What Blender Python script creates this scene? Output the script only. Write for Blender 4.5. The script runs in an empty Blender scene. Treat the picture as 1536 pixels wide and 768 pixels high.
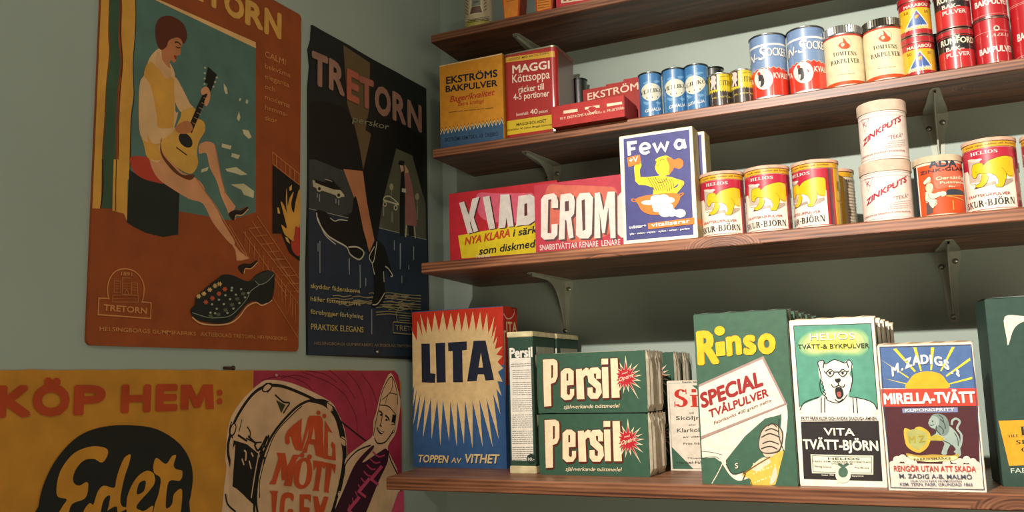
import bpy, bmesh, math, random
from mathutils import Vector, Matrix
from mathutils.geometry import tessellate_polygon

scene = bpy.context.scene
R = math.radians

# ------------------------------------------------------------------ camera
cam_data = bpy.data.cameras.new('camera')
cam = bpy.data.objects.new('camera', cam_data)
scene.collection.objects.link(cam)
scene.camera = cam
cam_data.sensor_width = 36.0
cam_data.lens = 36.0 * 1326.8 / 1536.0
cam_data.clip_start = 0.02
CAM_R = Vector((0.901, 0.432, -0.025)).normalized()
CAM_F = Vector((-0.425, 0.894, 0.141)).normalized()
CAM_U = CAM_R.cross(CAM_F).normalized()
CAM_F = CAM_U.cross(CAM_R).normalized()
m = Matrix((CAM_R, CAM_U, -CAM_F)).transposed().to_4x4()
m.translation = Vector((0.948, -1.65, 1.5))
cam.matrix_world = m

# ------------------------------------------------------------------ world, lamps, exposure
world = bpy.data.worlds.new('dim_room_light')
scene.world = world
world.use_nodes = True
bg = world.node_tree.nodes['Background']
bg.inputs[0].default_value = (0.90, 0.83, 0.67, 1)
bg.inputs[1].default_value = 0.26

def spot(name, loc, target, watts, angle, blend, radius, col):
    d = bpy.data.lights.new(name, 'SPOT')
    d.energy = watts; d.spot_size = R(angle); d.spot_blend = blend
    d.shadow_soft_size = radius; d.color = col
    o = bpy.data.objects.new(name, d)
    scene.collection.objects.link(o)
    o.location = loc
    o.rotation_euler = (Vector(target) - Vector(loc)).to_track_quat('-Z', 'Y').to_euler()
    return o

spot('ceiling_spotlight', (0.62, -1.85, 2.46), (1.15, -0.15, 1.60), 245, 74, 1.0, 0.016, (1.0, 0.92, 0.83))
spot('side_spotlight', (1.75, -2.2, 2.6), (0.8, 0, 1.7), 16, 60, 0.9, 0.05, (1.0, 0.86, 0.66))
spot('wall_spotlight', (1.1, -1.9, 2.6), (0.0, -1.0, 1.5), 15, 90, 1.0, 0.12, (1.0, 0.90, 0.70))

ad = bpy.data.lights.new('under_shelf_fill', 'AREA'); ad.energy = 13; ad.size = 0.9; ad.color = (1.0, 0.86, 0.62)  # added fill light, brightens the wall and brackets under the shelves
ao = bpy.data.objects.new('under_shelf_fill', ad); scene.collection.objects.link(ao)
ao.location = (2.1, -2.3, 1.15); ao.rotation_euler = (Vector((1.0, 0, 1.75)) - Vector(ao.location)).to_track_quat('-Z', 'Y').to_euler()

scene.view_settings.view_transform = 'Standard'
scene.view_settings.look = 'None'
scene.view_settings.gamma = 1.0
scene.view_settings.use_curve_mapping = False
scene.view_settings.exposure = 0.0

# ------------------------------------------------------------------ label drawings
# Each print is a flat drawing in tenths of a millimetre on the face it belongs to
# (u to the right, v up from the lower left corner; round a can u is the arc length).
# p polygon, q smooth closed shape, l stroke, k smooth stroke, t lettering
COLOURS = '#477a6c #e8b878 #d9a043 #2f5a34 #7a3d1c #241a10 #15241c #b8402a #d99a6c #c07a4c #2a1a12 #8a4a28 #cfc9a0 #e2b682 #d8a878 #5e2a14 #20120c #a03020 #6a3a18 #dca84c #1c2018 #1c1812 #16150f #b58a50 #b9b79a #dba650 #d08a50 #b8743e #181610 #dcb060 #c88048 #14201a #26382e #8a9a80 #d8b070 #c85a34 #a9b48c #5c6a44 #3a4440 #223448 #6a5a3c #5c5c48 #97a08c #10120e #c08058 #c9c7b0 #c8c0a0 #4a4a3a #a09a78 #cfa890 #a06860 #c8a078 #9aa6a0 #9a9068 #c0b070 #8a7a60 #a07a68 #b86850 #a86858 #8a8a70 #a8324a #74182e #e0bc98 #d8b088 #17130e #3a3a1c #e8d0b0 #3a1024 #b0385a #c04468 #d04a6c #16180f #b8451c #cc8c2c #c84e22 #c8321c #1f5a94 #e3c38c #141e38 #101a30 #e9cf98 #b82c1c #e0b8a0 #1c4a34 #efe9dc #55554f #6a6a64 #123424 #1f5c3e #5c2416 #f0ddb8 #b8202c #e8dcc8 #6a7a60 #2a6a48 #c8301c #3a3a34 #2c6445 #f3dfcb #233a2c #e3b84c #f6d0b0 #f6e8a0 #f0cdb0 #e8c0a0 #4a4032 #cbb9a4 #3a3226 #7a5a1c #a88c84 #b88c10 #e8b81c #9c2424 #7a4438 #f0e4d4 #2d9c7c #46a676 #66b26c #8cbe64 #b0c85e #cdd25c #dfd860 #27201f #2a2622 #efe6d4 #1a1a18 #a8544c #e6e0c8 #3c6a50 #3a4a34 #22301c #3a3a30 #eadccc #3c66a0 #4a1c22 #dccfc0 #e6cc30 #e6a81c #d8402c #7c88b8 #93aa9c #b4a43c #6f877c #2a3a3c #c8a838 #a8a860 #b89a40 #e0d49a #3a4a64 #f0e8dc #b09a2c #6a5a20 #c8402c #4a5468 #5a6478 #1d4a3a #e8ddc8 #e0a020 #2a2a1c #b8ccb4 #d05a70 #d8c01c #4a1c20 #d8d0c8 #5a1c20 #b8401c #1c1a1c #b83444 #c86450 #5c3c3c #e2d6cc #ece2cc #3a3c84 #e07820 #f0d81c #5a3410 #7a3c10 #f6f4ee #a89c70 #dc9428 #2c5c84 #e8d8a8 #1c2430 #1a1c28 #b83c1c #8a5a1c #16304c #a8201c #d8a830 #d8b820 #d8c8b0 #5a3a10 #f0dcc8 #3a2a10 #b02824 #ecd0b4 #e8c8b0 #b8481c #d8842c #8a4a1c #b83038 #dcc8a8 #a8343c #f0e2d0 #d8a024 #b01c38 #3a1c14 #b03030 #a81c24 #5a2c3c #d8a820 #e2cfb0 #b8a898 #cfc0b0 #5a4a40 #e6ded0 #a89888 #3a2a20 #e0b414 #f0dcd0 #a02028 #2c2420 #6a5a48 #3a2c24 #6a5a28 #8a6a1c #ecdccf #6a5048 #a85868 #a04458 #a8243c #a06068 #b89898 #a88890 #cc4c1c #e6d8c0 #24303a #d0684c #f0dcb8 #3a2018 #5a4a48 #2a3a44 #c89048 #2c3c4c #4a2c34 #1f74b0 #5a9cc8 #2068a0 #cfcdb8 #2a2c30 #d8dccc #ccb41c #3a3028 #3a2c2c #d0c0b8 #5a4a1c #4a3a20 #c8b42c #6a8cb8 #e0dcd4 #e6dccc #2a3040 #b8b4a0 #cc3420 #ece0d0 #efe6d8 #c83420 #3a3434 #4a3c3c #e0c0a8 #3a4458 #ece6dc #ddd0a8 #c84c1c #d8cfc4 #b8402c #c87048 #c04a1c #2a2620 #d4a81c #e6dcc8 #2c5ca4 #d8a020 #b8301c #dcd4c0 #ecd8c0 #7a2c14 #b41c20 #1c1a18 #ddd0bc #e0d4bc #e8c8bc #a8141c #d8a8a0 #d8c0b0 #6a2c24 #ecd0c4 #dcb4a8 #b8a888 #a89a3c #d0c4a8 #1c1a14 #c8bc9c #5a3420 #6a7a5c #3a361c #3a3a28'.split()
PRINTS = """
@poster_guitar
>printed_picture
p0 532 4787 963 4850 2904 4814 2954 2663 568 2190 532 3364
p0 507 2459 2947 2996 2966 2153 2400 1934 1393 1911 538 1770
p1 775 4892 962 4857 2902 4912 2915 4814 964 4823 737 4829
q2 -66 4621 117 4696 121 4351 130 4011 160 3793 134 3389 129 2940 110 2548 112 2111 4 2090 -47 3334 -75 4163
q3 130 4701 287 4765 289 4415 294 4011 340 3738 305 3355 307 2875 315 2429 302 2149 137 2116 129 2553 142 2943 136 3333 169 3739 139 4100 131 4412
q2 313 4776 515 4859 552 4337 534 3801 566 3374 533 3047 538 2478 537 2196 360 2160 359 2607 354 3000 362 3401 380 3751 335 4141 333 4490
k4 12 124 4699 132 4240 159 3821 134 3389 129 2940 118 2385 118 2113
k4 12 297 4770 301 4303 353 3742 312 3329 325 2767 321 2153
k5 13 529 4865 562 4341 541 3803 575 3319 546 3051 551 2481 550 2198
k5 9 310 4775 317 4164 367 3747 340 3166 359 2607 353 2159
p2 -64 2333 112 2372 129 1733 -33 1712
p3 126 2375 276 2408 299 1762 143 1741
p2 290 2411 511 2460 537 1629 484 1724 300 1737
k5 20 119 2373 144 2010 122 1732
k5 13 334 2421 340 2047 354 1740
p6 540 2331 666 2286 901 2237 1171 2278 1409 2199 1409 1579 1140 1505 843 1523 640 1576 532 1618
q7 549 2493 799 2558 919 2507 1140 2272 930 2243 754 2256 608 2321
q8 858 2566 835 2755 1057 2833 1250 2654 1414 2489 1676 2453 1846 2371 1918 2255 2133 2059 2280 1872 2505 1640 2488 1572 2360 1621 2070 1840 1926 2024 1821 2109 1589 2119 1266 2210 1048 2290 923 2411
p8 2376 1676 2620 1495 2830 1400 2661 1353 2568 1343 2538 1485
k9 21 1709 2447 1918 2255 2132 2085 2316 1878 2465 1741 2656 1527 2841 1401
q8 1764 2820 1899 2856 1974 2657 2120 2477 2226 2259 2289 2310 2226 2497 2148 2720 2077 2970 2032 3039 1893 3033 1759 2949
k9 18 2061 3020 2146 2773 2207 2547 2310 2327
p8 2215 2270 2303 2339 2520 2164 2492 2113 2377 2025 2339 2093
q10 2377 2033 2492 2105 2641 2127 2783 2208 2773 2133 2642 2063 2531 2039 2496 1948 2441 1955
k1 13 2511 1956 2538 2035 2661 2055 2799 2176
k11 13 2521 2129 2640 2149 2753 2195
q10 2589 1245 2707 1311 2859 1325 3004 1398 2994 1323 2860 1260 2746 1243 2711 1153 2655 1164
k1 13 2726 1160 2754 1238 2880 1251 3021 1364
k11 13 2737 1333 2858 1346 2973 1386
p12 2217 4021 2282 3967 2305 3880 2256 3866 2224 3931
p12 2557 3886 2599 3890 2579 3839 2548 3838
p12 2712 3915 2755 3897 2735 3838 2693 3849
p12 2553 3670 2586 3585 2557 3510 2505 3545
p12 2637 3403 2767 3421 2843 3330 2781 3288 2665 3335
p12 2210 3078 2407 3088 2389 3025 2202 3018
p12 2420 2980 2592 2982 2553 2914 2402 2918
p12 1810 2597 1947 2661 1926 2600 1803 2546
p12 2289 2704 2516 2781 2763 2714 2630 2672 2478 2678 2320 2674
p12 2409 2486 2685 2554 2916 2479 2908 2365 2689 2381 2636 2445
q13 990 4160 813 3965 725 3685 663 3567 653 3236 684 2885 752 2771 832 2561 1034 2540 1044 2808 1228 2885 1265 3030 1340 3323 1288 3343 1270 3821 1196 3970 1099 4042
q2 816 3908 1003 3840 1215 3804 1282 3721 1270 3373 1249 3026 1083 2851 947 2686 822 2788 848 3124 792 3506 724 3718
q13 699 3644 829 3584 911 3374 968 3156 1007 3015 1264 3081 1435 3114 1271 2896 1064 2813 903 2774 793 2912 702 3020 651 3300
q2 661 2879 763 2774 984 2760 1053 2577 832 2555 753 2739
q13 1270 3821 1414 3691 1553 3521 1626 3471 1559 3348 1426 3347 1360 3363 1269 3510
q14 951 4096 1051 3992 1188 3940 1173 3791 1089 3758 1003 3840 905 3911
q9 1011 4167 1040 4270 1096 4352 1214 4376 1333 4471 1389 4385 1357 4286 1352 4189 1288 4147 1270 4057 1219 4026 1184 4053 1161 3994 1180 3931 1103 3947 1025 4018
q15 895 4452 972 4601 1159 4696 1378 4672 1463 4553 1453 4436 1398 4370 1343 4422 1235 4401 1131 4312 1093 4213 991 4137 908 4251
k16 19 1242 4334 1302 4354 1355 4331
k16 15 1261 4277 1305 4271 1348 4293
q17 1232 4138 1288 4140 1260 4082
q18 1043 2824 1062 2879 1078 2682 1284 2527 1459 2445 1678 2489 1593 2393 1330 2435 1136 2562 1049 2676
q19 1063 2846 1225 2986 1305 3108 1386 3267 1425 3381 1644 3476 1694 3348 1833 3314 1856 3178 1751 3011 1712 2827 1740 2659 1633 2498 1457 2496 1240 2585 1076 2715
q20 1572 3028 1614 2984 1624 2931 1598 2885 1544 2859 1478 2859 1415 2884 1374 2929 1365 2980 1390 3025 1442 3052 1509 3053
k21 19 1325 2813 1527 2743
l22 91 1564 3105 1751 3529 1906 3829 1985 3997
p22 1886 4177 2075 4113 1988 3911 1828 3917
l23 11 1607 3246 1687 3236
l23 11 1648 3332 1729 3322
l23 11 1689 3418 1771 3409
l23 11 1731 3505 1813 3496
l23 11 1773 3592 1856 3584
l23 11 1815 3681 1899 3673
l23 11 1858 3770 1942 3762
q24 1850 4149 1847 4140 1840 4132 1830 4126 1819 4125 1812 4129 1809 4136 1811 4145 1818 4153 1829 4158 1839 4159 1847 4156
q24 1848 4065 1846 4056 1838 4048 1828 4042 1818 4041 1810 4045 1807 4052 1810 4061 1817 4069 1827 4074 1838 4075 1845 4072
q24 1847 3981 1844 3972 1837 3964 1827 3959 1817 3958 1809 3961 1806 3968 1808 3977 1816 3985 1826 3990 1836 3991 1844 3988
q24 1845 3897 1843 3888 1836 3880 1825 3875 1815 3874 1807 3878 1804 3885 1807 3893 1814 3901 1824 3907 1835 3908 1842 3904
q24 2089 4072 2087 4063 2079 4055 2069 4049 2058 4048 2050 4052 2047 4059 2050 4068 2057 4076 2068 4081 2078 4083 2086 4079
q24 2058 3990 2055 3981 2047 3973 2037 3968 2026 3967 2018 3970 2015 3978 2018 3986 2025 3995 2036 4000 2047 4001 2055 3998
q24 2026 3909 2023 3901 2016 3892 2005 3887 1995 3886 1987 3890 1984 3897 1986 3906 1994 3914 2004 3919 2015 3920 2023 3917
q8 1762 3786 1863 3864 1940 3807 1936 3677 1873 3563 1830 3615 1887 3759 1785 3713
q9 1330 3138 1481 3238 1580 3233 1622 3151 1526 3065 1372 3027 1294 3068
>lettering
t25 3087 5137 3509 5176 431 15 0 0 N
t25 2644 5134 3067 5169 405 15 0 0 R
t25 2184 5138 2620 5152 367 15 0 0 O
t25 1789 5125 2157 5155 337 15 0 0 T
t25 1509 5125 1763 5141 318 8 0 0 E
t26 3111 4739 3621 4763 98 4 0 0 CALMI
t26 3115 4550 3746 4584 84 4 0 0 bekväma
t26 3119 4376 3717 4401 84 4 0 0 eleganta
t26 3122 4206 3357 4222 83 4 0 0 och
t26 3126 4033 3739 4052 83 4 0 0 moderna
t26 3130 3860 3678 3885 83 4 0 0 hemma-
t26 3133 3684 3423 3704 83 4 0 0 skor
t26 173 187 1776 180 52 2 0 0 HELSINGBORGS GUMMIFABRIKS
t26 219 441 902 439 79 12 0 0 TRETORN
t26 465 912 640 922 44 3 0 0 1891
k26 16 294 592 269 689 283 824 372 950 532 1003 700 974 820 856 843 719 819 592
l26 18 305 598 144 592 144 385 966 380 966 589 802 591
l27 9 362 831 462 835 469 684 369 681 362 831
l27 9 487 880 624 888 634 671 496 666 487 880
l27 9 639 831 732 834 739 674 646 672 639 831
l27 9 347 646 751 672 755 583 351 559 347 646
l27 5 375 799 450 802
l27 6 649 806 724 809
l27 6 500 810 615 817
l27 5 377 765 451 768
l27 6 650 772 726 775
l27 6 502 776 617 783
l27 5 378 732 453 735
l27 6 652 738 727 741
l27 6 503 742 618 749
l27 5 352 604 749 625
k27 11 531 663 545 720 574 723 593 668
t26 1861 180 3720 175 55 2 0 0 AKTIEBOLAG TRETORN, HELSINGBORG
>printed_picture
p28 3333 2987 4009 2773 4027 1494 3762 1607 3564 1896 3348 1866
q7 4018 2093 3864 1997 3802 1757 3870 1620 4025 1610
q2 3679 2666 3660 2488 3685 2289 3777 1984 3866 1881 3907 2062 4022 2108 4014 2699 3922 2534 3860 2288 3792 2423 3854 2640 3747 2503 3705 2379
q2 3534 2408 3623 2192 3690 2001 3561 2039 3628 1905 3714 1860 3867 1823 3775 2100 3686 2260 3598 2390
p29 3744 2693 3808 2755 3801 2660 3745 2634
p29 3451 2307 3493 2309 3524 2219 3466 2210
p29 3650 1851 3714 1846 3781 1754 3694 1785
l30 14 3333 3002 3321 3195 4006 2967
l30 14 3333 3002 4008 2782
l30 14 3414 3164 3417 2968
l30 14 3525 3128 3528 2933
l30 14 3637 3091 3640 2898
l30 15 3751 3053 3754 2862
l30 15 3866 3015 3869 2826
l30 15 3983 2977 3986 2789
l30 13 2988 2091 4031 1180
l30 13 2687 1799 3709 890
l30 13 2389 1863 2771 1460
l30 13 2873 1990 3878 1103
l30 13 2800 1856 4035 944
l30 10 2818 1873 3091 1932
l30 10 2953 1766 3230 1824
l30 10 3089 1658 3371 1714
l30 10 3228 1548 3515 1603
l30 10 3369 1436 3661 1490
l30 10 3512 1323 3809 1374
l30 11 3657 1208 3959 1257
l30 11 3805 1091 4112 1138
l30 11 3955 972 4268 1018
l30 10 2732 1811 2723 1567
l30 10 2833 1733 2824 1488
l30 10 2936 1654 2926 1408
l30 10 3040 1575 3030 1327
l30 10 3145 1494 3134 1245
l30 10 3251 1412 3240 1162
l30 10 3358 1329 3347 1078
l30 10 3467 1245 3456 993
l30 11 3577 1161 3565 907
l30 11 3689 1075 3676 820
l30 11 3802 988 3789 732
l30 8 3426 1177 3424 926
l30 8 3508 1117 3506 853
l30 8 3590 1057 3589 780
l30 8 3674 997 3672 705
l30 8 3758 936 3757 631
l30 8 3843 874 3841 555
l30 8 3929 812 3927 479
l30 8 4015 749 4014 402
l30 8 3297 1445 3545 1488
l30 8 3435 1330 3661 1369
l30 8 3575 1214 3778 1249
l30 8 3717 1096 3898 1127
l30 8 3861 976 4018 1004
l30 10 3355 858 4000 222
l30 10 3362 1275 3992 789
l30 10 3452 1431 3988 1036
k14 21 1693 437 1843 362 2095 346 2409 380 2623 488 2787 656 2986 733 3133 699 3356 796
q31 1665 546 1736 615 1757 718 1951 883 2177 1037 2268 1094 2469 1108 2805 1047 3004 1177 3240 1262 3387 1235 3411 1154 3356 817 3127 723 2956 757 2786 695 2622 547 2461 421 2250 372 1992 379 1792 406 1680 473
q32 2834 1049 3063 1182 3301 1258 3388 1215 3304 1123 3096 1022 2978 1062
k33 12 2963 1067 3067 1019 3244 1087 3394 1215
k33 10 3067 1019 2866 901 2784 775 2620 625 2432 497 2195 455 1965 452 1691 501
l34 19 1761 737 1850 744
l34 19 1782 767 1828 713
l34 20 1826 771 1784 710
l34 20 1858 782 1949 789
l34 20 1880 813 1927 758
l34 20 1925 816 1882 754
l34 20 1970 847 2061 855
l34 20 1991 878 2039 823
l34 20 2037 882 1993 820
l34 20 2070 912 2163 920
l34 20 2092 944 2140 889
l34 20 2138 948 2094 885
l34 20 2159 949 2253 957
l34 20 2182 981 2231 925
l34 20 2229 985 2184 921
l35 20 1900 663 1990 669
l35 20 1921 694 1969 639
l35 20 1967 697 1923 636
l35 20 2024 729 2116 735
l35 20 2046 760 2094 704
l35 20 2092 763 2048 701
l35 20 2151 805 2245 812
l35 20 2173 836 2222 780
l35 20 2220 840 2175 777
l35 21 2266 881 2362 889
l35 21 2289 913 2339 857
l35 21 2337 917 2291 853
q36 2485 919 2482 911 2474 905 2461 901 2449 903 2440 908 2437 915 2440 923 2448 930 2460 933 2473 932 2482 927
q36 2478 879 2475 871 2466 865 2454 862 2442 863 2433 868 2430 875 2433 883 2441 890 2453 893 2466 892 2475 887
q36 2354 798 2351 790 2342 783 2330 780 2318 781 2309 786 2306 794 2309 802 2318 808 2329 811 2341 810 2350 805
q36 2224 722 2221 714 2212 708 2201 705 2189 706 2180 711 2177 719 2180 727 2188 733 2200 736 2211 735 2220 730
q36 2088 644 2086 636 2077 630 2066 627 2054 629 2046 634 2042 641 2045 649 2053 655 2065 658 2076 656 2085 651
q36 2679 916 2676 908 2667 901 2654 898 2642 899 2632 904 2629 912 2632 920 2641 926 2653 929 2666 928 2675 923
q36 2570 822 2567 814 2558 808 2546 805 2534 806 2524 811 2521 818 2524 826 2533 833 2545 836 2557 835 2567 830
q36 2449 746 2446 738 2438 732 2426 729 2413 730 2404 735 2401 743 2404 751 2413 757 2425 760 2437 759 2446 754
q36 2323 664 2320 656 2312 650 2300 647 2288 648 2279 653 2276 661 2278 669 2287 675 2299 678 2311 676 2320 671
q36 2183 586 2180 578 2172 572 2160 569 2149 570 2140 575 2137 583 2140 591 2148 597 2160 599 2171 598 2180 593
q36 2061 521 2059 514 2050 508 2039 505 2027 506 2019 511 2016 519 2018 526 2027 532 2038 535 2050 534 2058 529
q36 2835 869 2832 860 2823 854 2810 851 2797 852 2788 857 2784 865 2787 873 2797 880 2809 883 2822 882 2832 876
q36 2766 798 2763 789 2754 783 2741 780 2728 781 2719 786 2716 794 2719 802 2728 808 2740 811 2753 810 2763 805
q36 2648 702 2645 694 2636 687 2624 684 2611 686 2602 691 2598 698 2601 707 2610 713 2623 716 2635 715 2645 710
q36 2524 611 2521 603 2512 597 2500 594 2488 595 2478 601 2475 608 2478 616 2487 622 2499 625 2511 624 2520 619
q36 2401 538 2398 530 2390 524 2378 521 2366 522 2357 527 2353 535 2356 543 2365 549 2377 552 2389 550 2398 545
q36 2152 519 2149 511 2140 505 2129 503 2117 504 2109 509 2105 516 2108 524 2116 530 2128 533 2140 532 2148 527
l37 19 2650 855 2745 841
l37 19 2688 878 2707 817
l37 19 2735 871 2659 825
l37 19 2528 767 2622 752
l37 19 2565 790 2584 729
l37 19 2612 783 2537 737
l37 18 2422 672 2514 657
l37 19 2459 694 2477 634
l37 19 2505 687 2431 642
l37 18 2291 586 2382 570
l37 18 2327 608 2345 548
l37 18 2372 600 2300 556
l37 18 2150 510 2238 495
l37 18 2185 532 2203 473
l37 18 2229 524 2159 481
l37 18 1997 479 2084 463
l37 18 2031 500 2049 442
l37 18 2075 493 2006 450
@poster_shoes
>printed_picture
p38 -78 3412 901 3345 1580 3470 1756 2802 1291 2928 1235 2612 587 2343 -91 2474 -102 3406
p39 -91 2474 1124 2493 1753 1899 2056 2445 3871 2441 3891 32 -59 3
p40 960 5717 1814 5653 1786 4729 1638 4203 1354 4132 1077 4647 1030 5086
p40 1319 4251 1671 4269 1851 4242 1580 3470
p41 2723 4157 3340 4152 3829 3231 3834 2456 2087 2450 2247 3029
p39 2069 2447 3871 2453 3865 2151 2024 2141
l42 15 2069 2454 3857 2459
l42 12 -95 2476 1348 2494
q43 -89 4280 841 4540 1119 4478 1348 4188 1580 3470 1405 3416 901 3345 424 3360 169 3370 -78 3412
p44 967 3369 1568 3457 1709 2864 1946 2194 1783 1937 1636 2228 1320 2865
p43 1671 4484 2730 4762 3769 4637 3744 3372 3326 4149 2723 4157 2247 3029 2024 2141 1946 2194 1709 2864 1580 3470 1851 4242
q43 179 2465 431 2497 639 2416 851 2383 1124 2493 1235 2646 1348 2939 1578 2358 1706 2031 1405 1756 1181 1830 1070 1950 853 1988 589 2083 331 2239
k45 29 204 2443 255 2292 485 2101 747 2023 1070 1950 1181 1830 1462 1769 1607 1915 1405 1992 1125 1957
k45 20 240 2353 434 2094 747 1958
k45 17 587 2408 718 2370 851 2417 1096 2438
p46 84 2991 223 2993 849 2982 985 2900 1001 2862 849 2832 584 2850 275 2857 100 2879
p43 163 3013 427 3017 503 3107 661 3105 768 3040 930 2970 688 2935 325 2948 154 2963
q46 351 2888 341 2858 313 2833 275 2819 238 2819 210 2834 200 2859 209 2889 237 2914 274 2928 312 2928 340 2914
q43 315 2881 310 2866 295 2852 275 2845 255 2845 240 2853 235 2866 240 2882 255 2895 275 2903 295 2903 310 2895
q46 909 2876 898 2845 868 2819 828 2804 788 2805 758 2820 747 2846 758 2877 787 2903 827 2918 868 2918 898 2902
q43 871 2869 865 2853 849 2839 828 2831 806 2831 790 2839 785 2853 790 2869 806 2883 827 2891 849 2891 865 2883
l46 13 436 3074 530 3079 635 3074
k46 25 2247 3029 2310 3095 2470 3134 2632 3097 2803 3035
l46 35 2246 3022 2803 3024
q46 2372 2964 2363 2936 2337 2911 2302 2898 2268 2899 2242 2915 2233 2940 2243 2969 2268 2993 2303 3007 2338 3005 2363 2990
q47 2341 2959 2335 2942 2321 2927 2302 2920 2283 2921 2270 2930 2265 2946 2270 2963 2284 2977 2303 2985 2322 2984 2336 2974
q46 2755 2956 2745 2927 2718 2902 2682 2889 2646 2890 2620 2906 2611 2932 2620 2961 2647 2986 2683 3000 2719 2998 2746 2983
q47 2722 2951 2717 2933 2702 2919 2682 2911 2663 2912 2648 2922 2643 2938 2649 2955 2663 2970 2683 2977 2703 2976 2717 2967
q48 2608 3351 2598 3314 2572 3283 2536 3267 2500 3270 2475 3290 2465 3323 2475 3360 2501 3391 2537 3407 2573 3405 2599 3384
l48 15 2536 3271 2534 3080
q48 3576 3330 3564 3291 3535 3259 3495 3242 3456 3245 3428 3267 3418 3302 3429 3340 3458 3372 3498 3389 3537 3387 3566 3365
l48 17 3495 3246 3492 3046
p43 2786 3870 2841 3942 3017 3966 3016 3890 2941 3866 2987 3762 3038 3470 2996 2417 2821 2392 2830 3058 2869 3513 2906 3745
p49 2839 3844 2961 3855 2987 3762 2905 3708
p50 3014 3730 3180 3764 3315 3485 3461 2938 3457 2689 3026 2651 3034 3168
p51 3016 3901 3146 3815 3180 3764 3041 3717
l46 37 3067 2650 3036 2404
l46 38 3372 2677 3410 2429
p46 2914 3379 3071 3401 3070 3318 2913 3304
p43 3129 2652 3337 2668 3340 2464 3160 2439
l52 20 294 1962 297 1582
l52 20 244 1908 246 1782
l52 22 1136 1742 1137 1543
l52 23 1473 1662 1473 1594
l52 25 2623 2263 2621 2082
l52 26 2833 2247 2826 1736
l52 27 3336 2238 3332 1975
l52 25 2551 2845 2549 2627
l52 25 2258 2887 2257 2707
l52 21 216 2782 216 2702
l52 21 276 2777 277 2648
l52 22 742 2779 743 2697
l52 22 823 2777 823 2677
l52 27 3493 3096 3488 2827
l52 19 295 1945 300 1402
l52 18 242 1852 243 1767
l52 20 1144 1756 1144 1456
l52 21 1474 1672 1474 1245
l52 21 1657 1445 1656 1292
l52 21 1846 875 1844 415
l52 23 2619 2287 2617 2090
l52 23 2845 2251 2839 1788
l52 24 3338 2248 3333 1976
l52 23 2885 1611 2883 1463
l52 24 3144 1854 3142 1753
k53 17 1856 954 2071 996 2290 967 2591 1013
k53 18 2576 1196 2756 1237 2938 1209 3187 1253
k53 18 2523 1167 2701 1193 2883 1182 3132 1224
k53 17 1745 1163 1872 1186 2001 1164 2177 1207
k53 17 2193 1139 2416 1166 2644 1160 2957 1207
k53 15 778 1124 978 1150 1183 1152 1463 1189
k53 18 2724 943 2878 981 3033 950 3245 986
k53 17 1985 1117 2224 1157 2470 1132 2808 1189
k53 18 2504 1110 2666 1132 2829 1131 3053 1160
k53 15 653 1036 815 1054 981 1047 1206 1087
k53 16 1221 1056 1424 1088 1632 1080 1917 1118
k53 16 1535 955 1637 989 1740 968 1879 987
k53 17 2154 934 2257 964 2361 939 2501 966
k53 17 1755 1165 1858 1183 1962 1161 2103 1202
k53 16 923 920 1134 960 1350 942 1646 979
k53 16 1258 997 1456 1019 1658 1009 1935 1054
k53 18 2267 933 2374 967 2482 944 2629 966
k53 16 1228 971 1444 1000 1667 982 1972 1033
k53 17 1679 1073 1820 1094 1963 1093 2158 1118
k53 15 824 935 1042 960 1264 965 1571 997
k53 18 2736 1047 2909 1071 3084 1058 3323 1098
k53 18 2338 1056 2506 1076 2677 1060 2909 1107
k53 15 588 981 780 1003 975 994 1243 1038
k53 18 2643 1014 2875 1039 3113 1036 3439 1078
k53 15 825 892 950 916 1077 889 1249 930
k53 18 2400 902 2574 930 2751 907 2992 948
k53 17 1977 1176 2423 1230 2892 1235 3587 1262
k53 17 1977 1123 2423 1176 2891 1179 3586 1204
k53 17 1976 1070 2422 1122 2890 1124 3585 1147
k53 17 1976 1008 2422 1058 2889 1058 3584 1079
k53 17 1976 958 2421 1007 2889 1006 3583 1025
k53 17 1976 915 2421 962 2888 960 3582 978
k53 17 1975 828 2420 873 2887 869 3580 883
k53 17 1975 778 2420 823 2886 817 3579 829
q43 1737 1887 1927 2131 2037 2209 2260 2110 2401 1869 2542 1578 2472 1555 2314 1699 2255 1439 2281 1187 2196 1023 1922 917 1825 960 1923 1252 1897 1562 1817 1772
k45 22 2010 2173 1898 1781 1791 1784 1764 1875 1927 2067
k45 21 1844 1744 1924 1533
k45 27 2286 1728 2399 1692 2542 1578 2472 1549
k45 18 2229 1627 2244 1422
k45 21 1857 962 2031 996 2265 1217
>lettering
t54 37 1123 1464 1147 78 2 0 0 skyddar fäderskorna
t54 40 906 1474 918 78 2 0 0 håller fötterna torra
t54 42 687 1551 687 78 2 0 0 förebygger förkylning
t54 54 425 1566 435 99 2 0 0 PRAKTISK ELEGANS
t55 148 174 4077 209 50 2 0 0 HELSINGBORGS GUMMIFABRIKS AKTIEBOLAG TRETORN, HELSINGBORG
t53 2618 521 3721 513 102 6 0 0 TRETORN
l53 22 2544 677 2542 467 3850 457
l53 22 2544 677 3757 683
k53 23 2707 679 2662 862 2889 1022 3192 960 3249 699
l53 14 2768 869 3160 876
l53 14 2767 820 3159 826
l53 14 2767 772 3158 777
l53 14 2766 723 3157 727
t56 23 4701 483 4725 587 13 0 0 T
t56 504 4754 986 4734 563 13 0 0 R
t57 1041 4716 1439 4714 580 13 0 0 E
t58 1429 4689 1914 4729 577 13 0 0 T
t56 1944 4690 2509 4731 564 13 0 0 O
t56 2562 4724 3069 4723 582 13 0 0 R
t56 3120 4714 3686 4721 573 13 0 0 N
t59 1215 4318 2417 4465 124 1 0.35 0 perskor
@poster_drum
>printed_picture
p60 7575 0 11680 0 11720 3800 11660 4550 11600 4700 11480 4770 7575 4770
k61 16 7752 4624 8255 4685 8769 4581 9095 4372
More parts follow.
